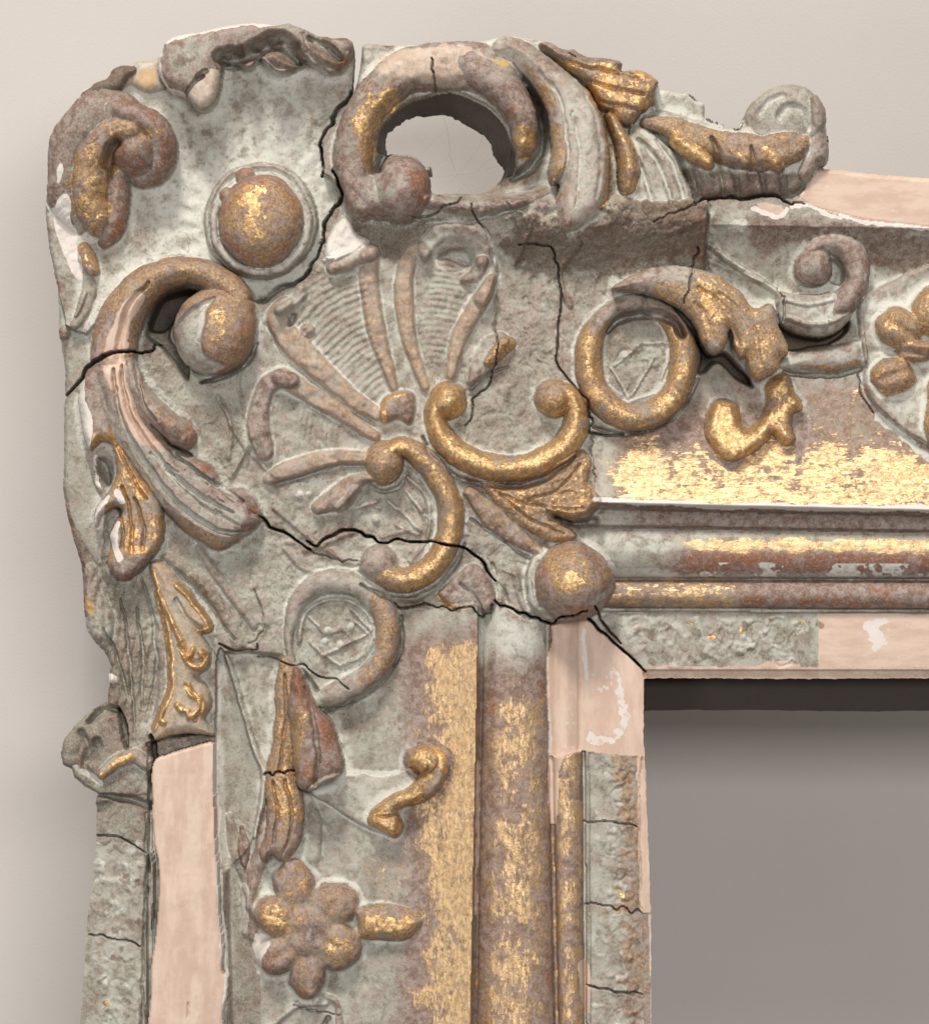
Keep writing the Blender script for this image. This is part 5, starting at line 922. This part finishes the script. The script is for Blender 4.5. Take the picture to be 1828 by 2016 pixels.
vid = np.arange(NU*NV).reshape(NV, NU)
for k, (name, parent, label, matk) in enumerate(PARTS):
    m = cell & (cid == k)
    if not m.any(): continue
    jj, ii = np.nonzero(m)
    q = np.stack([vid[jj, ii], vid[jj+1, ii], vid[jj+1, ii+1], vid[jj, ii+1]], 1)
    used, inv = np.unique(q, return_inverse=True); q = inv.reshape(q.shape)
    co_ = to_world(X.ravel()[used], Y.ravel()[used], H.ravel()[used]); nn = NRM.reshape(-1, 3)[used]
    ca, cb = pa.reshape(-1, 4)[used], pb.reshape(-1, 4)[used]
    # outer side walls down to the back of the carving
    look = -np.ones(NU*NV, int); look[used] = np.arange(len(used))
    walls = []
    pad = np.zeros((NV+1, NU+1), bool); pad[1:-1, 1:-1] = cell
    for dj, di, a, b in ((-1, 0, (0, 1), (0, 0)), (1, 0, (1, 0), (1, 1)), (0, -1, (0, 0), (1, 0)), (0, 1, (1, 1), (0, 1))):
        o = m & ~pad[1+dj:NV+dj, 1+di:NU+di]
        wj, wi = np.nonzero(o)
        if len(wj): walls.append(np.stack([look[vid[wj+a[0], wi+a[1]]], look[vid[wj+b[0], wi+b[1]]]], 1))
    nq = len(q)
    if walls:
        e = np.concatenate(walls); eu, ei = np.unique(e, return_inverse=True); ei = ei.reshape(e.shape)
        base = co_[eu].copy(); top = base.copy(); base[:, 1] = -BACK*S-FL.y
        n0 = len(co_); co_ = np.vstack([co_, top, base])
        wq = np.stack([n0+ei[:, 0], n0+ei[:, 1], n0+len(eu)+ei[:, 1], n0+len(eu)+ei[:, 0]], 1)
        q = np.vstack([q, wq])
        side = np.tile([[0, .25, .1, 0]], (2*len(eu), 1)); ca = np.vstack([ca, side*0+ca[eu].repeat(1, 0)[np.r_[0:len(eu), 0:len(eu)]]*[.3, 1, 1, .5]])
        cb2 = cb[eu][np.r_[0:len(eu), 0:len(eu)]].copy(); cb2[:, 0] = np.maximum(cb2[:, 0], .35); cb = np.vstack([cb, cb2])
    me = bpy.data.meshes.new(name); me.vertices.add(len(co_)); me.vertices.foreach_set('co', co_.astype(np.float32).ravel())
    me.loops.add(q.size); me.loops.foreach_set('vertex_index', q.ravel().astype(np.int32))
    me.polygons.add(len(q)); me.polygons.foreach_set('loop_start', np.arange(0, q.size, 4, dtype=np.int32)); me.polygons.foreach_set('loop_total', np.full(len(q), 4, np.int32))
    me.update(calc_edges=True)
    for an, arr in (('paint_a', ca), ('paint_b', cb)):
        at = me.color_attributes.new(an, 'FLOAT_COLOR', 'POINT'); at.data.foreach_set('color', arr.astype(np.float32).ravel())
    me.polygons.foreach_set('use_smooth', np.ones(len(q), bool))
    ln = np.zeros((q.size, 3), np.float32); ln[:nq*4] = nn[q[:nq].ravel()]
    me.normals_split_custom_set(ln.tolist())
    me.materials.append(MAT(name, k))
    ob = bpy.data.objects.new(name, me); C.collection.objects.link(ob); ob.parent = objs.get(parent, frame) if parent is not None else frame
    if label: ob['label'] = label
    objs[k] = ob
# ------------------------------------------------------------------ a few cobweb hairs across the hole
wv_, wf_ = [], []; r = np.random.default_rng(12)
for a_, b_, sg in (((815, 312), (905, 228), -8), ((870, 216), (884, 300), 5), ((884, 300), (930, 376), -6), ((846, 345), (985, 322), 7), ((900, 376), (975, 300), -9), ((860, 374), (955, 258), 10), ((884, 300), (838, 330), 3)):
    n = 14; t = np.linspace(0, 1, n); x = a_[0]+(b_[0]-a_[0])*t+sg*np.sin(t*3.14)+r.normal(0, .7, n); y = a_[1]+(b_[1]-a_[1])*t+abs(sg)*.6*np.sin(t*3.14)+r.normal(0, .7, n); h = 10+20*t
    c_ = to_world(x, y, h); o0 = len(wv_); w_ = .28*S
    for p_ in c_: wv_ += [(p_[0]+w_*math.cos(g_), p_[1]+w_*math.sin(g_), p_[2]+w_*math.sin(g_+1)) for g_ in (0, 2.09, 4.19)]
    for i_ in range(n-1): wf_ += [(o0+i_*3+k_, o0+i_*3+(k_+1) % 3, o0+i_*3+3+(k_+1) % 3, o0+i_*3+3+k_) for k_ in range(3)]
cm = bpy.data.meshes.new('cobweb'); cm.from_pydata([(x+FL.x, y+FL.y, z+FL.z) for x, y, z in wv_], [], wf_); cm.materials.append(dust_mat)
cw = bpy.data.objects.new('cobweb', cm); C.collection.objects.link(cw); cw['label'] = 'thin grey cobweb hairs strung across the open hole of the scroll'; cw['category'] = 'cobweb'
# ------------------------------------------------------------------ shade strip and wall
def box(name, x0, x1, y0, y1, h0, h1, mat, parent, n=60, jag=0.0):
    xs = np.linspace(x0, x1, n); r = np.random.default_rng(3); jj = np.cumsum(r.normal(0, jag, n)); jj -= np.linspace(jj[0], jj[-1], n)
    v = []; f = []
    for i, x in enumerate(xs):
        for (y, h) in ((y0, h1), (y1+jj[i], h1), (y1+jj[i], h0), (y0, h0)): v.append(to_world(np.array(x), np.array(y), np.array(h)).tolist())
    for i in range(n-1):
        for k in range(4): f.append((i*4+k, i*4+(k+1) % 4, (i+1)*4+(k+1) % 4, (i+1)*4+k))
    f += [(3, 2, 1, 0), tuple((n-1)*4+k for k in range(4))]
    me = bpy.data.meshes.new(name); me.from_pydata(v, [], f); me.materials.append(mat)
    o = bpy.data.objects.new(name, me); C.collection.objects.link(o); o.parent = parent; return o
bk = box('shade_strip', 1275, 2060, 1300, 1406, BACK-70, BACK-2, dark_wood_and_shade, objs[RT], 60, .5); bk['label'] = 'dark brown strip below the sight edge, standing in for shadow and rail side'  # strip added where the rail's shadow and side look dark
box('rear_rail', 330, 1250, 420, 1290, BACK-60, BACK-4, dark_wood_and_shade, frame, 4)
wm = bpy.data.meshes.new('wall'); L = 1.6
wm.from_pydata([(-L, -WALLH*S, -L), (L, -WALLH*S, -L), (L, -WALLH*S, L), (-L, -WALLH*S, L)], [], [(0, 1, 2, 3)]); wm.materials.append(wall_mat)
wo = bpy.data.objects.new('wall', wm); C.collection.objects.link(wo); wo['kind'] = 'structure'
